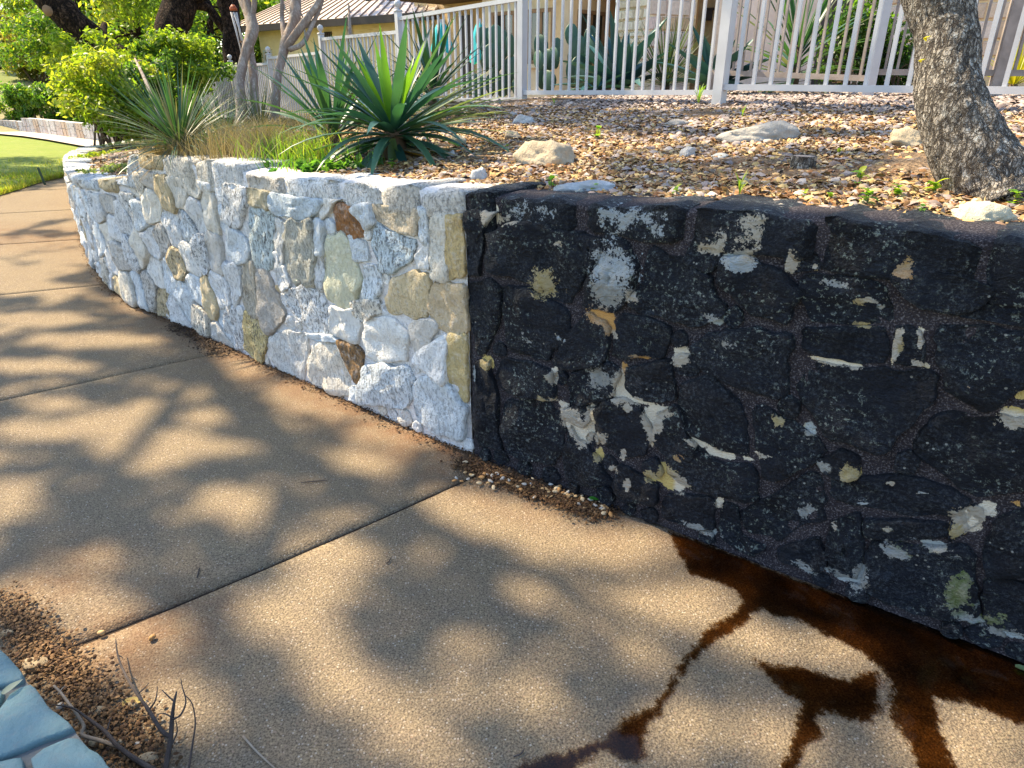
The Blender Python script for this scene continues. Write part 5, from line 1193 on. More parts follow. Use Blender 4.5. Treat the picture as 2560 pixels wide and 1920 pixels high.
# ================================================================ the leaning tree on the bed (right)
rt = thing('tree', 'leaning grey barked tree trunk on the gravel bed above the black wall', 'tree')
eL = [(2368,500),(2372,460),(2345,400),(2318,330),(2298,262),(2296,200),(2298,120),(2290,50),(2268,-10),(2250,-80),(2240,-200)]
eR = [(2600,505),(2568,462),(2528,400),(2487,330),(2450,245),(2438,185),(2440,110),(2432,50),(2415,-10),(2400,-80),(2385,-200)]
b, zc0 = bed_hit(2470, 492); ctr = []; rad = []
for (a, c_) in zip(eL, eR):
    m_ = ((a[0]+c_[0])/2, (a[1]+c_[1])/2); p = P(m_[0], m_[1], zc0+.02); ctr.append(p); rad.append((P(a[0], a[1], zc0)-P(c_[0], c_[1], zc0)).length/2*.98)
ctr += [ctr[-1]+Vector((-.10, .15, .9)), ctr[-1]+Vector((.0, .3, 2.0))]; rad += [rad[-1]*.8, rad[-1]*.6]
q = smooth_line(ctr, 14); rq = np.interp(np.linspace(0, 1, len(q)), np.linspace(0, 1, len(rad)), rad); mb = MB(); n = 96
mb.tube(q, list(rq), n)
vs = []
for i in range(len(q)):
    for k in range(n):
        v = Vector(mb.v[i*n+k]); d = (v-q[i]); a = k/n*6.283
        f = fbm(math.cos(a)*1.6, math.sin(a)*1.6, i*.045, 6.5, 3); rg = 1-abs(nz(math.cos(a)*7, math.sin(a)*7, i*.10, 1.0))*2; big = nz(math.cos(a), math.sin(a), i*.05, 1.6)
        flare = 1+.10*max(0, 1-i/20)*math.cos(a*5+1)
        vs.append(tuple(q[i]+d*(flare*(1+.030*f+.035*rg+.05*big))))
mb.v = vs; mb.build('trunk', M['tree_bark'], rt, True)
lm = MB(); top = q[-1]; r = random.Random(5); tips = []
for k in range(7):
    a = r.uniform(0, 6.28); e = top+Vector((math.cos(a)*1.3, math.sin(a)*1.3+.3, r.uniform(.6, 1.6))); lm.tube(smooth_line([q[-8], lerp(top, e, .4)+Vector((0,0,.25)), e], 4), list(np.linspace(.045, .012, 9)), 7, None, .2); tips.append(e)
lm.build('limbs', M['tree_bark'], rt, True); cc, rd = [], []
for e in tips:
    for _ in range(5): cc.append((e.x+r.gauss(0, .35), e.y+r.gauss(0, .35), e.z+r.gauss(0, .25))); rd.append(r.uniform(.2, .35))
leaves('crown', cc, rd, 5000, .035, MG, M['leaf'], rt, 93)
# two young leaves sprouting from the bark
mb = MB()
for (px, py) in ((2311, 95), (2298, 153)):
    p = P(px, py, zc0-.085)
    for k in range(3): blade(mb, p, Vector((r.uniform(-1, .6), -.5, r.uniform(-.2, .6))), .022, .012, .5, (.5, .45, .03), None, .2, 4)
mb.build('sprouts', M['leaf'], rt, True)

# ================================================================ rocks, stump, weeds on the bed
def rock(px, py, wpx, hpx, col, label, seed, group=None, name='rock', flat_=1.0):
    b, zc = bed_hit(px, py); w = wpx*zc/FPX; h = hpx*zc/FPX; bm = bmesh.new(); bmesh.ops.create_icosphere(bm, subdivisions=4, radius=1); rk = random.Random(seed); cuts = [(Vector((rk.gauss(0, 1), rk.gauss(0, 1), rk.gauss(.3, .8))).normalized(), rk.uniform(.55, .9)) for _ in range(9)]
    for v in bm.verts:
        d = v.co.copy(); k = 1.0
        for cn, cd in cuts:
            q_ = d.dot(cn)
            if q_ > cd: k = min(k, cd/q_)
        k *= 1.10+.17*fbm(d.x, d.y, d.z*1.8+seed, 2.2, 4)+.07*fbm(d.x, d.y, d.z*3, 7.0, 3)
        v.co = Vector((d.x*w/2*k, d.y*w*.42*k, max(-.35, d.z)*h*.68*k))
    me = bpy.data.meshes.new(name); bm.to_mesh(me); bm.free(); a = me.color_attributes.new('Col', 'FLOAT_COLOR', 'POINT'); a.data.foreach_set('color', np.tile(np.array([*col, 1], np.float32), len(me.vertices)))
    me.polygons.foreach_set('use_smooth', [True]*len(me.polygons)); me.materials.append(M['rock']); o = bpy.data.objects.new(name, me); C.objects.link(o); o.location = (b.x, b.y, b.z+h*.12); o.rotation_euler = (0, 0, -.55+((seed*7) % 5-2)*.15)
    return tag(o, label, 'rock', group)
LG, WH, TN = (.42,.41,.40), (.58,.57,.54), (.46,.37,.25)
for k, (px, py, w, h, col, lab) in enumerate([
 (1310,310,52,26,(.45,.47,.47),'bluish white rock near the fence among gravel'), (1283,293,22,14,LG,'small grey rock beside the bluish white rock'), (1360,410,150,70,(.52,.42,.29),'big tan half buried boulder with sunlit left face'),
 (1460,480,150,34,(.45,.47,.48),'flat pale blue grey slab lying behind the black wall edge'), (1198,452,54,44,WH,'white angular rock on the seam of the two walls'), (1450,492,30,22,(.36,.38,.34),'small greenish grey stone in front of the flat slab'),
 (1130,395,26,22,(.5,.5,.5),'small round pale rock by the dead yucca leaves'), (1150,365,50,36,(.45,.42,.32),'mossy tan rock under the dry yucca leaves'), (1890,350,190,56,(.46,.42,.36),'wide layered grey boulder with rough fractured top'), (1720,395,46,30,(.44,.43,.42),'grey lump of rock left of the layered boulder'),
 (1800,398,60,18,(.40,.41,.40),'thin grey slab right of the grey rock lump'), (2265,365,130,48,(.50,.40,.26),'tan layered boulder beside the leaning tree'), (1690,315,60,20,(.42,.38,.33),'flat brown grey rock below the fence panel'), (1733,512,26,18,(.38,.36,.34),'small dark stone on the black wall edge'),
 (1278,350,46,26,(.44,.36,.26),'low brown rock left of the yellow seedling'), (1825,535,20,10,(.45,.43,.4),'tiny flat stone on the dark cap stones')]): rock(px, py, w, h, col, lab, k+1)
# cream wedge of limestone near the tree foot
rock(2450, 555, 150, 52, (.62,.55,.38), 'sunlit cream limestone wedge at the foot of the leaning tree', 33)
sb, zc = bed_hit(2005, 425); st_o = thing('tree_stump', 'small sawn tree stump in the gravel beside fallen leaves', 'stump'); w = 31*zc/FPX
mb = MB(); mb.tube([sb-Vector((0,0,.05)), sb+Vector((0,0,.02)), sb+Vector((0,0,.058))], [w*1.15, w*1.02, w], 18, None, .15, False); mb.build('bark', M['tree_bark'], st_o, True)
t = NT('sawn_wood'); w_ = t.n('ShaderNodeTexNoise'); w_.inputs['Scale'].default_value = 60; t.l(t.pos(), w_.inputs['Vector']); t.principled(t.mix(w_.outputs['Fac'], (.24, .18, .14), (.42, .33, .26)), .9)
mb = MB(); mb.tube([sb+Vector((0,0,.04)), sb+Vector((0,0,.055))], w*.97, 18); mb.build('sawn_top', t.m, st_o)

def seedling(px, py, hpx, n, cols, label, seed, leaf=.5, group=None, name='seedling', tall=False):
    b, zc = bed_hit(px, py); h = hpx*zc/FPX; r = random.Random(seed); mb = MB(); o = thing(name, label, 'weed', group=group)
    MB().tube([b-Vector((0,0,.01)), b+Vector((0,0,h*.6))], .0016, 5).build('stem', M['stem'], o)
    for k in range(n):
        a = r.uniform(0, 6.28); z = h*r.uniform(.15, .75); blade(mb, b+Vector((0,0,z)), Vector((math.cos(a), math.sin(a), r.uniform(.2, 1.2) if not tall else r.uniform(1.5, 3))), h*leaf*r.uniform(.7, 1.2), h*(.3 if not tall else .06), .8, r.choice(cols), None, .25, 5)
    mb.build('leaves', M['leaf'], o, True)
WG = [(.16,.34,.04),(.22,.40,.05),(.34,.42,.04)]
wd = [(1378,478,44,8,'bright green seedling left of the flat pale slab',0),(1482,485,30,6,'tiny seedling at the right end of the flat pale slab',0),(1268,382,26,5,'yellow flowered seedling above the tan boulder',0),(1495,350,40,6,'thin yellow green seedling in the sunny gravel',0),(1845,505,52,14,'grassy green tuft behind the dark cap stones',1),(1690,495,34,7,'small seedling behind the mid cap stone',0),(1745,268,40,16,'grass tuft below the fence left of the post',1),(1855,300,24,10,'little grass tuft right of the fence post',1),(1920,235,30,8,'weed sprouting under the right fence rail',0),(2145,468,52,8,'round leaved weed left of the leaning tree',0),(2165,520,60,12,'leafy weed cluster on the black wall edge',0),(2335,490,60,10,'leafy vine sprouting at the leaning tree foot',0),(2075,505,34,6,'small weed near the wall edge behind the cap',0),(2010,500,30,6,'small sprout right of the grassy tuft',0),(2240,500,50,10,'trailing green weed before the leaning tree',0),(2300,545,36,6,'yellow weed sprout by the cream limestone wedge',0),(2095,395,30,6,'sprout of yellow weed right of the stump',0),(2530,520,50,9,'yellow green weed right of the cream wedge',0),(980,428,36,8,'small leafy seedling in front of the big yucca',0),(1385,270,20,10,'green tuft under the fence rail of the middle panel',1)]
for k, (px, py, h, n, lab, g_) in enumerate(wd): seedling(px, py, h, n, WG, lab, 400+k, .45 if not g_ else .9, None, 'weed' if not g_ else 'grass_tuft', bool(g_))

# ================================================================ loose cover on the bed
rs = np.random.RandomState(77)
def scatter_bed(n, sr, tr):
    s_ = rs.uniform(*sr, n); t_ = rs.uniform(*tr, n); x = np.interp(s_, arc, line[:, 0])+t_*np.interp(s_, arc, tan[:, 1]); y = np.interp(s_, arc, line[:, 1])-t_*np.interp(s_, arc, tan[:, 0]); z = bed_z_arr(s_, t_)
    return np.stack([x, y, z], 1)
def pebbles(name, pos, size, cols, mat, seed, leaf=.5, lift=.012):
    """curled leaves and pebbles as small six-sided lenses"""
    rs = np.random.RandomState(seed); n = len(pos); nrm = rs.normal(size=(n, 3))*.38+np.array([0, 0, 1]); nrm /= np.linalg.norm(nrm, axis=1)[:, None]
    a = np.cross(nrm, rs.normal(size=(n, 3))); a /= np.linalg.norm(a, axis=1)[:, None]; b = np.cross(nrm, a); sz = size*(.5+rs.rand(n)**2*1.1); isl = rs.rand(n) < leaf; asp = np.where(isl, .42, .75); hh = np.where(isl, .16, .5)*sz*np.where(isl & (rs.rand(n) < .5), -1, 1)
    A, B_, N_ = a*sz[:, None], b*(sz*asp)[:, None], nrm*hh[:, None]; p = pos+np.array([0, 0, 1])*(lift*rs.rand(n))[:, None]
    ring = [p-A, p-A*.5+B_, p+A*.5+B_, p+A, p+A*.5-B_, p-A*.5-B_]; V = np.stack(ring+[p-A*.3+N_, p+A*.3+N_], 1).reshape(-1, 3); base = (np.arange(n)*8)[:, None]
    Fq = np.concatenate([base+np.array([f]) for f in ((0,1,6,6),(1,2,7,6),(2,3,7,7),(3,4,7,7),(4,5,6,7),(5,0,6,6))], 0)
    tri = np.concatenate([base+np.array([f]) for f in ((1,0,6),(2,1,6),(2,6,7),(3,2,7),(4,3,7),(5,4,7),(5,7,6),(0,5,6))], 0)
    cols = np.array(cols); cc = cols[rs.randint(0, len(cols), n)]*(.6+.7*rs.rand(n))[:, None]
    return np_mesh(name, V, tri, np.concatenate([np.repeat(cc, 8, 0), np.ones((n*8, 1))], 1), mat)
LC = [(.64,.48,.24),(.62,.42,.16),(.58,.40,.16),(.36,.20,.08),(.26,.12,.045),(.46,.30,.14),(.56,.42,.24),(.16,.08,.035),(.36,.27,.19),(.30,.15,.055),(.20,.12,.07),(.42,.25,.10)]; PC_ = [(.36,.30,.27),(.42,.34,.29),(.28,.22,.20),(.48,.40,.34),(.34,.26,.22)]
pos = np.concatenate([scatter_bed(46000, (-2.6, 1.6), (.2, 1.6)), scatter_bed(46000, (-2.6, 3.0), (1.0, 3.4)), scatter_bed(9000, (1.0, 4.5), (.15, 2.4))])
tag(pebbles('leaf_litter', pos, .0150, LC, M['litter'], 78, .85), 'brown and tan fallen oak leaves covering the bed behind the walls', 'leaf litter', kind='stuff')
pos = np.concatenate([scatter_bed(16000, (-2.6, 4.5), (2.2, 5.2)), scatter_bed(5000, (-2.4, 2.0), (.2, 2.2)), scatter_bed(6000, (3.0, 9.5), (.4, 3.5)), scatter_bed(9000, (-3.0, 4.5), (5.0, 7.5))])
tag(pebbles('gravel', pos, .019, PC_, M['litter'], 79, .25), 'pinkish grey gravel along the fence line', 'gravel', kind='stuff')
# needles and fine straw
r = random.Random(6); pts = scatter_bed(9000, (-2.6, 2.0), (.2, 2.6)); mb = MB()
n = len(pts); a = rs.rand(n)*6.283; L = .02+.04*rs.rand(n); d = np.stack([np.cos(a)*L, np.sin(a)*L, .006*rs.rand(n)], 1); sd = np.stack([-np.sin(a), np.cos(a), np.zeros(n)], 1)*.0016; pts = pts+np.array([0, 0, .012])
V = np.stack([pts-sd, pts+sd, pts+d+sd, pts+d-sd], 1).reshape(-1, 3); cc = np.array([(.40,.18,.07),(.30,.13,.05),(.5,.3,.14)])[rs.randint(0, 3, n)]
tag(np_mesh('straw_litter', V, np.arange(n*4).reshape(-1, 4), np.concatenate([np.repeat(cc, 4, 0), np.ones((n*4, 1))], 1), M['litter']), 'fine reddish straw and needles between the fallen leaves', 'straw litter', kind='stuff')

# dry and green grasses on the bed edge
def bedpts(px, py, n, sx_, sy_, seed):
    b = bed_hit(px, py)[0]; r = random.Random(seed); out = []
    for _ in range(n):
        x, y = b.x+r.gauss(0, sx_), b.y+r.gauss(0, sy_); S_, T_ = st_of([x], [y]); T_[0] = max(T_[0], .06) if T_[0] > -.06 else .1+abs(r.gauss(0, .05)); p = wpt(float(S_[0])); nn = wout(float(S_[0])); out.append((p.x-nn.x*T_[0], p.y-nn.y*T_[0], float(bed_z_arr(S_, T_)[0])-.005))
    return np.array(out)
DRY = [(.34,.27,.17),(.42,.33,.20),(.26,.20,.12),(.30,.25,.16)]
for (px, py, n, hgt, cols, lab, sp, mt, w) in [(650,398,1500,.26,DRY,'clump of dry straw coloured grass behind the pale cap stones',(.20,.16),'dry',.005), (430,395,900,.16,DRY,'dry matted grass around the spiky yucca on the wall step',(.22,.18),'dry',.005), (745,410,380,.22,[(.16,.32,.03),(.24,.38,.05),(.30,.36,.07)],'bright green grass tuft left of the big yucca',(.14,.10),'leaf',.007), (800,425,140,.12,[(.10,.25,.04),(.14,.3,.04)],'soft green grass under the drooping yucca leaves',(.16,.08),'leaf',.008), (505,385,300,.15,[(.08,.24,.04),(.12,.30,.05)],'small bright green weed patch beside the spiky yucca',(.10,.07),'leaf',.014), (590,370,900,.22,DRY+[(.12,.15,.07)],'brown dry grass between the two spiky clumps',(.22,.18),'dry',.005), (720,330,900,.34,DRY+[(.12,.15,.07),(.08,.12,.05)],'tall tangled dry stalks behind the bright grass tuft',(.3,.3),'dry',.006)]:
    o = blades('grass_clump', bedpts(px, py, n, *sp, n), M[mt], hgt, w, cols, .9, n, None, 3); tag(o, lab, 'grass clump', kind='stuff' if n in (300, 140) else None)
def cover(px, py, n, sp, cols, lab, seed, size=.02, h=.05):
    p = bedpts(px, py, n, *sp, seed); rs_ = np.random.RandomState(seed); p[:, 2] += rs_.rand(n)*h
    o = leaves('ground_cover', p, np.full(n, .03), n*10, size, cols, M['leaf'], None, seed, .8, .2); tag(o, lab, 'ground cover', kind='stuff')
cover(225, 355, 260, (.30, .55), YG+[(.4,.4,.1)], 'yellow green low ground cover at the wall end', 501, .03, .08)
cover(300, 425, 170, (.20, .18), [(.12,.17,.08),(.16,.21,.10),(.2,.24,.09)], 'grey green creeping mat spilling over the pale wall', 502, .016, .05)
cover(215, 395, 120, (.15, .35), YG, 'yellow green creeper on the low end of the pale wall', 503, .022, .05)
cover(830, 428, 30, (.14, .05), [(.08,.2,.04),(.12,.26,.05)], 'round leaved green weeds spilling from under the big yucca', 504, .03, .06)
pos = np.concatenate([scatter_bed(5000, (2.8, 8.5), (.2, 2.0))]); tag(pebbles('leaf_litter', pos, .022, LC, M['litter'], 80, .8), 'brown leaf litter on the low bed near the yellow bush', 'leaf litter', kind='stuff')

# ================================================================ water on the slab
def pol(pts): return [G(1300+x/1.008, 1320+y/1.008) for x, y in pts]
t = NT('wet_film'); n1 = t.noise(9.0, 5, .65); bmp = t.bump(t.noise(5.0, 3), .04, .01)
tr = t.n('ShaderNodeBsdfTransparent'); t.l(t.mix(t.ramp(n1, [(.3, 0.0), (.7, 1.0)]), (.20, .14, .085), (.46, .30, .15)), tr.inputs[0])
gl = t.n('ShaderNodeBsdfGlossy'); gl.inputs['Roughness'].default_value = .06; t.l(bmp, gl.inputs['Normal'])
fr = t.n('ShaderNodeFresnel'); fr.inputs['IOR'].default_value = 1.33; t.l(bmp, fr.inputs['Normal'])
ms = t.n('ShaderNodeMixShader'); t.l(fr.outputs[0], ms.inputs[0]); t.l(tr.outputs[0], ms.inputs[1]); t.l(gl.outputs[0], ms.inputs[2])
# frayed damp margin: film thins out through a speckled edge
at = t.attr(); edge = t.ramp(t.math('ADD', at.outputs['Alpha'], t.math('MULTIPLY', t.math('SUBTRACT', t.noise(55.0, 6, .8), .5), 1.5)), [(.34, 0.0), (.5, 1.0)])
t2 = t.n('ShaderNodeBsdfTransparent'); m2 = t.n('ShaderNodeMixShader'); t.l(edge, m2.inputs[0]); t.l(t2.outputs[0], m2.inputs[1]); t.l(ms.outputs[0], m2.inputs[2]); t.l(m2.outputs[0], t.out.inputs[0]); M['wet'] = t.m
def puddle(name, outline, label, z=.006, cell_=.009):
    P2 = np.array([(p.x, p.y) for p in outline]); x0, y0 = P2.min(0)-.06; x1, y1 = P2.max(0)+.06; nx, ny = int((x1-x0)/cell_)+2, int((y1-y0)/cell_)+2
    gx, gy = np.meshgrid(x0+np.arange(nx)*cell_, y0+np.arange(ny)*cell_); X, Y = gx.ravel(), gy.ravel(); A, B_ = P2, np.roll(P2, -1, 0); ins = np.zeros(len(X), bool); dist = np.full(len(X), 9.)
    for a, b in zip(A, B_):
        c1 = (a[1] > Y) != (b[1] > Y); xx = (b[0]-a[0])*(Y-a[1])/(b[1]-a[1]+1e-12)+a[0]; ins ^= c1 & (X < xx)
        d = b-a; u = np.clip(((X-a[0])*d[0]+(Y-a[1])*d[1])/(d@d+1e-12), 0, 1); dist = np.minimum(dist, np.hypot(X-a[0]-u*d[0], Y-a[1]-u*d[1]))
    sd = np.where(ins, dist, -dist); al = np.clip(.4+sd/.035*.5, 0, 1)
    _, T_ = st_of(X, Y); keep = (al > 0) & (T_ < .02); V = np.stack([X, Y, np.full(len(X), z)], 1); i, j = np.meshgrid(np.arange(nx-1), np.arange(ny-1)); q = (j*nx+i).ravel(); Fq = np.stack([q, q+1, q+nx+1, q+nx], 1); Fq = Fq[keep[Fq].any(1)]
    us, inv = np.unique(Fq, return_inverse=True); Col = np.ones((len(us), 4)); Col[:, 3] = al[us]
    o = np_mesh(name, V[us], inv.reshape(Fq.shape), Col, M['wet']); return tag(o, label, 'puddle')
puddle('puddle', pol([(372,10),(395,60),(430,120),(500,138),(545,162),(560,190),(530,222),(465,258),(440,300),(400,350),(362,410),(332,455),(270,478),(238,505),(215,530),(180,548),(100,572),(20,592),(-30,625),(120,640),(150,595),(215,562),(245,580),(280,594),(318,575),(308,545),(320,500),(352,470),(382,420),(412,365),(452,320),(502,282),(562,247),(598,205),(640,226),(700,232),(760,266),(830,300),(900,345),(925,370),(932,420),(925,470),(960,520),(990,580),(1005,640),(1110,640),(1085,580),(1065,530),(1050,480),(1045,432),(1120,442),(1200,472),(1290,508),(1480,590),(1600,500),(1400,380),(1270,330),(1130,285),(1000,240),(900,200),(750,155),(600,95),(480,45)]), 'shallow brown water pooled along the black wall with a rivulet')
puddle('puddle', pol([(585,335),(640,350),(700,348),(760,370),(830,388),(858,366),(898,364),(916,390),(906,420),(916,460),(880,492),(820,482),(770,466),(750,480),(756,510),(768,536),(735,532),(716,552),(702,590),(690,640),(640,640),(655,600),(682,560),(690,510),(700,470),(710,445),(660,410),(620,375)]), 'small bird shaped wet patch on the dry concrete')

# ================================================================ near kerb wall, dirt, pebbles, twigs (bottom left)
KZ = .22; kb = thing('kerb', 'low flagstone kerb with blue shade painted in at the path corner', 'kerb')
def kp(pts): return [G(x/2.765, 1320+y/2.765, KZ) for x, y in pts]
t = NT('flagstone'); n = t.noise(5.0, 5); c = t.mix(n, (.11, .19, .20), (.18, .27, .28)); c = t.mix(t.ramp(t.noise(40.0, 5, .7), [(.5, 0.0), (.7, .5)]), c, (.20, .22, .21)); t.principled(c, .8, t.bump(t.noise(30.0, 6, .7), .8, .01), .35); M['flag'] = t.m  # teal tint puts the blue of the shade into the stone colour
def prism(name, poly, z0, z1, mat, par, bev=.012, seed=0):
    q = resample(chaikin([(p.x, p.y) for p in poly], 1, .15), 26); cx, cy = q.mean(0); mb = MB(); n = len(q)
    for f, z in ((1.0, z0), (1.0, z1-bev), (.975, z1-bev*.2), (.93, z1), (.6, z1+.003), (.25, z1+.002)):
        for k in range(n): x, y = cx+(q[k][0]-cx)*f, cy+(q[k][1]-cy)*f; j = .005*nz(x*20, y*20, seed); mb.v.append((x+j, y+j, z+(.004*fbm(x, y, seed, 14.0, 2) if z > z0 else 0))); mb.c.append((1,1,1,1))
    mb.v.append((cx, cy, z1+.002)); mb.c.append((1,1,1,1))
    for l in range(5):
        for k in range(n): mb.f.append((l*n+k, l*n+(k+1) % n, (l+1)*n+(k+1) % n, (l+1)*n+k))
    for k in range(n): mb.f.append((5*n+k, 5*n+(k+1) % n, 6*n))
    return mb.build(name, mat, par, True)
for k, p_ in enumerate([[(-260,700),(-60,790),(0,842),(40,870),(110,940),(165,1012),(172,1040),(100,1060),(20,1080),(-160,1100),(-330,900)], [(22,1210),(60,1135),(198,1065),(280,1150),(380,1260),(510,1370),(450,1408),(300,1448),(180,1505),(0,1575),(-130,1600),(-120,1380)], [(205,1595),(300,1515),(520,1425),(640,1530),(790,1659),(930,1800),(700,1900),(280,1900)], [(-160,1640),(0,1605),(162,1566),(168,1659),(200,1800),(180,1900),(-200,1900)], [(-330,1130),(-120,1120),(30,1110),(-10,1200),(-140,1360),(-380,1400)]]): prism('flagstone', kp(p_), .10, KZ, M['flag'], kb, .012, k)
co = kp([(-500,640),(-60,800),(0,852),(110,948),(168,1030),(280,1158),(510,1380),(640,1540),(790,1668),(960,1840),(800,2000),(-500,2000)])
mb = MB(); mb.add([(p.x, p.y, -.05) for p in co]+[(p.x, p.y, KZ-.018) for p in co], [tuple(range(len(co), 2*len(co)))]+[(k, (k+1) % len(co), len(co)+(k+1) % len(co), len(co)+k) for k in range(len(co))]); t = NT('kerb_mortar'); t.principled(t.mix(t.noise(30.0, 5), (.12, .125, .12), (.19, .19, .18)), .95, t.bump(t.noise(90.0, 3), .6, .006)); mb.build('mortar', t.m, kb)
# crumbly brown dirt and fine litter beside the kerb and along the wall foot
def crumbs(name, pos, size, cols, lab, seed, leaf=.3, lift=.012, cat='dirt'): return tag(pebbles(name, pos, size, cols, M['litter'], seed, leaf, lift), lab, cat, kind='stuff')
BR = [(.10,.05,.022),(.14,.075,.03),(.07,.035,.018),(.18,.10,.045)]
def strip(pts, n, spread, z0=.004, seed=1):
    r = random.Random(seed); out = []; g = [G(x, y) for x, y in pts]
    for _ in range(n): i = r.randrange(len(g)-1); q = lerp(g[i], g[i+1], r.random()); out.append((q.x+r.gauss(0, spread), q.y+r.gauss(0, spread), z0))
    return np.array(out)
crumbs('dirt', strip([(-40,1500),(40,1540),(70,1590),(110,1640),(170,1690),(210,1740),(270,1800),(330,1860),(380,1930)], 5200, .040, .004, 3), .0050, BR+[(.26,.15,.07),(.22,.12,.05)], 'crumbly brown dirt strip beside the flagstone kerb', 601, .2, .018)
crumbs('dirt', strip([(1150,1160),(1250,1200),(1350,1240),(1450,1275),(1520,1285)], 4500, .030, .004, 4), .005, BR, 'brown dirt drift at the foot of the black wall', 602, .2, .016)
crumbs('dirt', strip([(430,815),(500,850),(560,890)], 1600, .04, .004, 5), .006, [(.05,.03,.02),(.08,.05,.03)], 'dark debris heap at the foot of the pale wall', 603, .4, .03)
def wallfoot(n, s0, s1, seed):
    r = random.Random(seed); return np.array([tuple(W(r.uniform(s0, s1), .004, abs(r.gauss(.02, .03)))) for _ in range(n)])
crumbs('dirt', wallfoot(5000, -.8, 7, 6), .005, BR, 'thin line of soil where both walls meet the path', 604, .3, .012)
pos = strip([(1150,1195),(1250,1205),(1330,1225),(1400,1240),(1480,1265),(1530,1275)], 70, .03, .016, 8)
PCOL = [(.55,.36,.17),(.45,.24,.09),(.6,.46,.28),(.5,.46,.40),(.36,.17,.06)]
r = random.Random(12); pm = []
for k in range(4):
    bm = bmesh.new(); bmesh.ops.create_icosphere(bm, subdivisions=2, radius=1)
    for v in bm.verts: v.co = Vector((v.co.x*.013, v.co.y*.0085, v.co.z*.0045))*(1+.2*nz(v.co.x, v.co.y, v.co.z+k, 1.3))
    me = bpy.data.meshes.new('acorn_shell'); bm.to_mesh(me); bm.free(); a_ = me.color_attributes.new('Col', 'FLOAT_COLOR', 'POINT'); a_.data.foreach_set('color', np.tile(np.array([*PCOL[k], 1], np.float32), len(me.vertices))); me.polygons.foreach_set('use_smooth', [True]*len(me.polygons)); me.materials.append(M['litter']); pm.append(me)
for p_ in pos:
    o = bpy.data.objects.new('pebble', r.choice(pm)); C.objects.link(o); o.location = tuple(p_); o.rotation_euler = (r.uniform(-.4, .4), r.uniform(-.4, .4), r.uniform(0, 6.28)); k_ = r.uniform(.7, 1.2); o.scale = (k_,)*3; tag(o, 'small brown pebble in the dirt drift at the black wall foot', 'pebble', 'pebbles in the drift')
for k, (px, py, sx_, lab) in enumerate([(255,1588,1.9,'smooth round tan pebble beside the path joint'),(382,1600,1.9,'long cream pebble right of the path joint'),(235,1862,2.2,'brown pebble on the dirt by the kerb'),(345,1868,1.8,'orange tan pebble at the dirt edge'),(378,1825,1.7,'narrow cream pebble on the concrete near the twigs'),(256,1872,1.6,'green acorn among pebbles by the kerb'),(300,1862,1.8,'pale curved chip beside the fallen twig'),(152,1772,1.9,'white flat pebble under the twig')]):
    q = G(px, py); o = bpy.data.objects.new('pebble', pm[k % 4]); C.objects.link(o); o.location = (q.x, q.y, .010); o.scale = (sx_*.5, sx_*.55, sx_*.9); o.rotation_euler = (0, 0, k*1.1); tag(o, lab, 'pebble')
for k, (px, py, w_, lab) in enumerate([(90,1665,95,'flat cream stone wedged in the dirt by the kerb'),(245,1785,60,'cracked tan flat stone in the dirt'),(330,1770,42,'pale chipped stone on the dirt edge'),(20,1590,50,'pale stone at the dirt by the path edge'),(370,1905,60,'pale angular stone at the end of the dirt strip')]):
    q = G(px, py); s_ = w_/FPX*2.2/3.0; o = prism('flat_stone', [Vector((q.x+s_*math.cos(a)*r.uniform(.8, 1.2), q.y+s_*.6*math.sin(a)*r.uniform(.8, 1.2), 0)) for a in np.linspace(0, 6.283, 7, endpoint=False)], -.01, .016, mat_plain('cream_stone%d' % k, (.40, .30, .18), .95, 0, .5, 40.0, 1.0), None, .008, k); tag(o, lab, 'stone')
# curled leaf on the concrete
lf = MB(); q = G(325, 1768); blade(lf, q+Vector((-.02, 0, .008)), Vector((1, .3, .1)), .06, .028, .3, (.55, .42, .16), None, .5, 6); tag(lf.build('fallen_leaf', M['dry'], None, True), 'curled yellow dead leaf beside the twigs', 'leaf')
lf = MB(); q = G(1483, 1256); blade(lf, q+Vector((-.02, 0, .02)), Vector((1, -.3, .1)), .045, .022, .3, (.10, .42, .05), None, .4, 6); tag(lf.build('fallen_leaf', M['leaf'], None, True), 'fresh green leaf on the dirt drift', 'leaf')
lf = MB(); q = G(2540, 1660); blade(lf, q+Vector((-.02, -.02, .012)), Vector((.8, -.6, .1)), .045, .022, .3, (.25, .38, .2), None, .4, 6); tag(lf.build('fallen_leaf', M['leaf'], None, True), 'pale green leaf in the puddle by the black wall', 'leaf')
lf = MB(); q = G(21, 1719, KZ+.012); blade(lf, q+Vector((0, -.02, .0)), Vector((.35, .9, .02)), .05, .02, .1, (.5, .55, .5), None, .4, 6); tag(lf.build('fallen_leaf', M['leaf'], None, True), 'small pale leaf lying on the flagstone kerb', 'leaf')
def tw(pts, rad, zs):
    out = [G(x/2.765, 1320+y/2.765, z) for (x, y), z in zip(pts, zs)]; q = smooth_line(out, 4); tmb.tube(q, list(np.interp(np.linspace(0, 1, len(q)), np.linspace(0, 1, len(rad)), rad)), 6, None, .2)
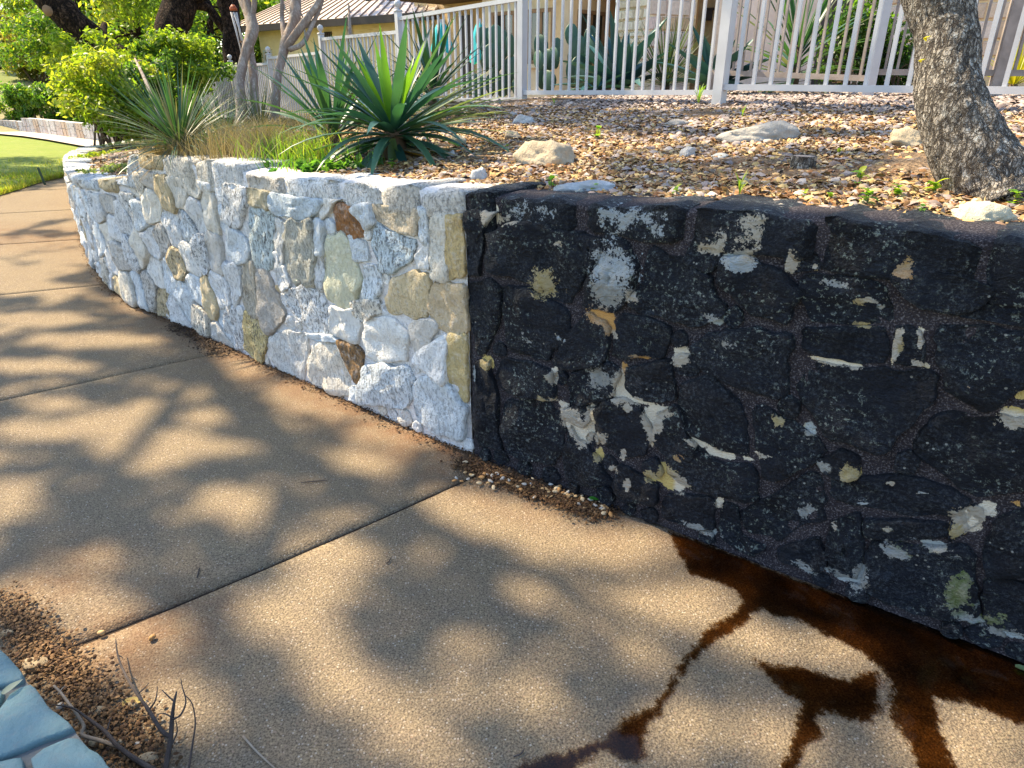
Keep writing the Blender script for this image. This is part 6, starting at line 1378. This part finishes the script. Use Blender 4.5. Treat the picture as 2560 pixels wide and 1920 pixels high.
tmb = MB(); tw([(1140,1700),(1180,1450),(1190,1310),(1205,1200),(1222,1130)], [.007,.006,.004,.002], [.02,.06,.10,.14,.16]); tw([(1180,1450),(1110,1390),(1030,1260),(950,1150),(860,1000),(815,880),(800,770)], [.005,.005,.004,.003,.0015], [.06,.07,.08,.09,.08,.06,.05]); tw([(1030,1260),(1075,1190),(1090,1095)], [.003,.001], [.08,.1,.11]); tw([(950,1150),(1000,1105),(1030,1070)], [.0025,.001], [.09,.1,.1]); tw([(1190,1310),(1130,1280),(1080,1292)], [.002,.001], [.1,.1,.1]); tw([(1200,1320),(1250,1290),(1285,1200),(1260,1100),(1250,1040)], [.003,.001], [.1,.12,.13,.14,.15]); tw([(1205,1200),(1150,1150),(1120,1120)], [.002,.001], [.14,.15,.15]); tw([(1185,1500),(1225,1410),(1215,1330)], [.0025,.001], [.05,.06,.08]); tw([(820,880),(840,890),(850,900)], [.002,.001], [.06,.06,.06]); tw([(1300,1700),(1330,1500),(1350,1350),(1330,1220),(1285,1160)], [.003,.001], [.01,.03,.06,.09,.11])
tag(tmb.build('dry_twig', M['twig'], None, True), 'dark forked dry twig standing at the path edge', 'twig')
tmb = MB(); tw([(1090,1690),(940,1600),(820,1510),(720,1400),(600,1310),(490,1240),(340,1220)], [.007,.006,.005,.003,.001], [.02,.03,.05,.06,.07,.08,.09]); tw([(740,1400),(760,1330),(770,1310)], [.002,.001], [.06,.07,.07])
tag(tmb.build('dry_twig', M['twig'], None, True), 'long dark twig lying across the dirt beside the kerb', 'twig')
tmb = MB(); tw([(820,1510),(700,1470),(570,1430),(580,1370),(540,1300),(480,1220),(420,1140),(370,1090)], [.005,.005,.004,.003], [.04,.035,.04,.05,.06,.07,.08,.09]); tw([(400,1150),(430,1110),(450,1090)], [.002,.001], [.08,.08,.08])
tag(tmb.build('dry_twig', mat_plain('pale_twig', (.34, .27, .20), .9, 0, .3, 30.0), None, True), 'pale bent twig lying over the dirt by the kerb', 'twig')
tmb = MB(); tw([(1680,1440),(1780,1550),(1910,1670)], [.003,.003,.002], [.006,.008,.006]); tag(tmb.build('dry_twig', bpy.data.materials['pale_twig'], None, True), 'thin straight pale stick on the concrete', 'twig')
for k, (pts, lab) in enumerate([([(1380,275),(1370,310),(1362,345)], 'tiny dark twig on the upper slab'), ([(2080,-315),(2200,-325),(2260,-330)], 'small dark twig near the pale wall on shaded concrete'), ([(2670,245),(2690,230),(2700,205)], 'tiny bent twig scrap on sunlit concrete'), ([(3550,1580),(3600,1560),(3625,1525)], 'curved twig scrap near the rivulet')]):
    tmb = MB(); tw(pts, [.002, .0025, .0015], [.006]*3); tag(tmb.build('dry_twig', M['twig'], None, True), lab, 'twig')
# lawn stake
lp0 = G(113, 462); a = Vector((lp0.x, lp0.y, 0)); mb = MB(); mb.tube([a, a+Vector((-.02, 0, .14)), a+Vector((-.04, 0, .27))], .018, 10); tag(mb.build('lawn_stake', mat_plain('dark_green_plastic', (.02, .05, .025), .5)), 'short dark green stake at the lawn edge', 'stake')
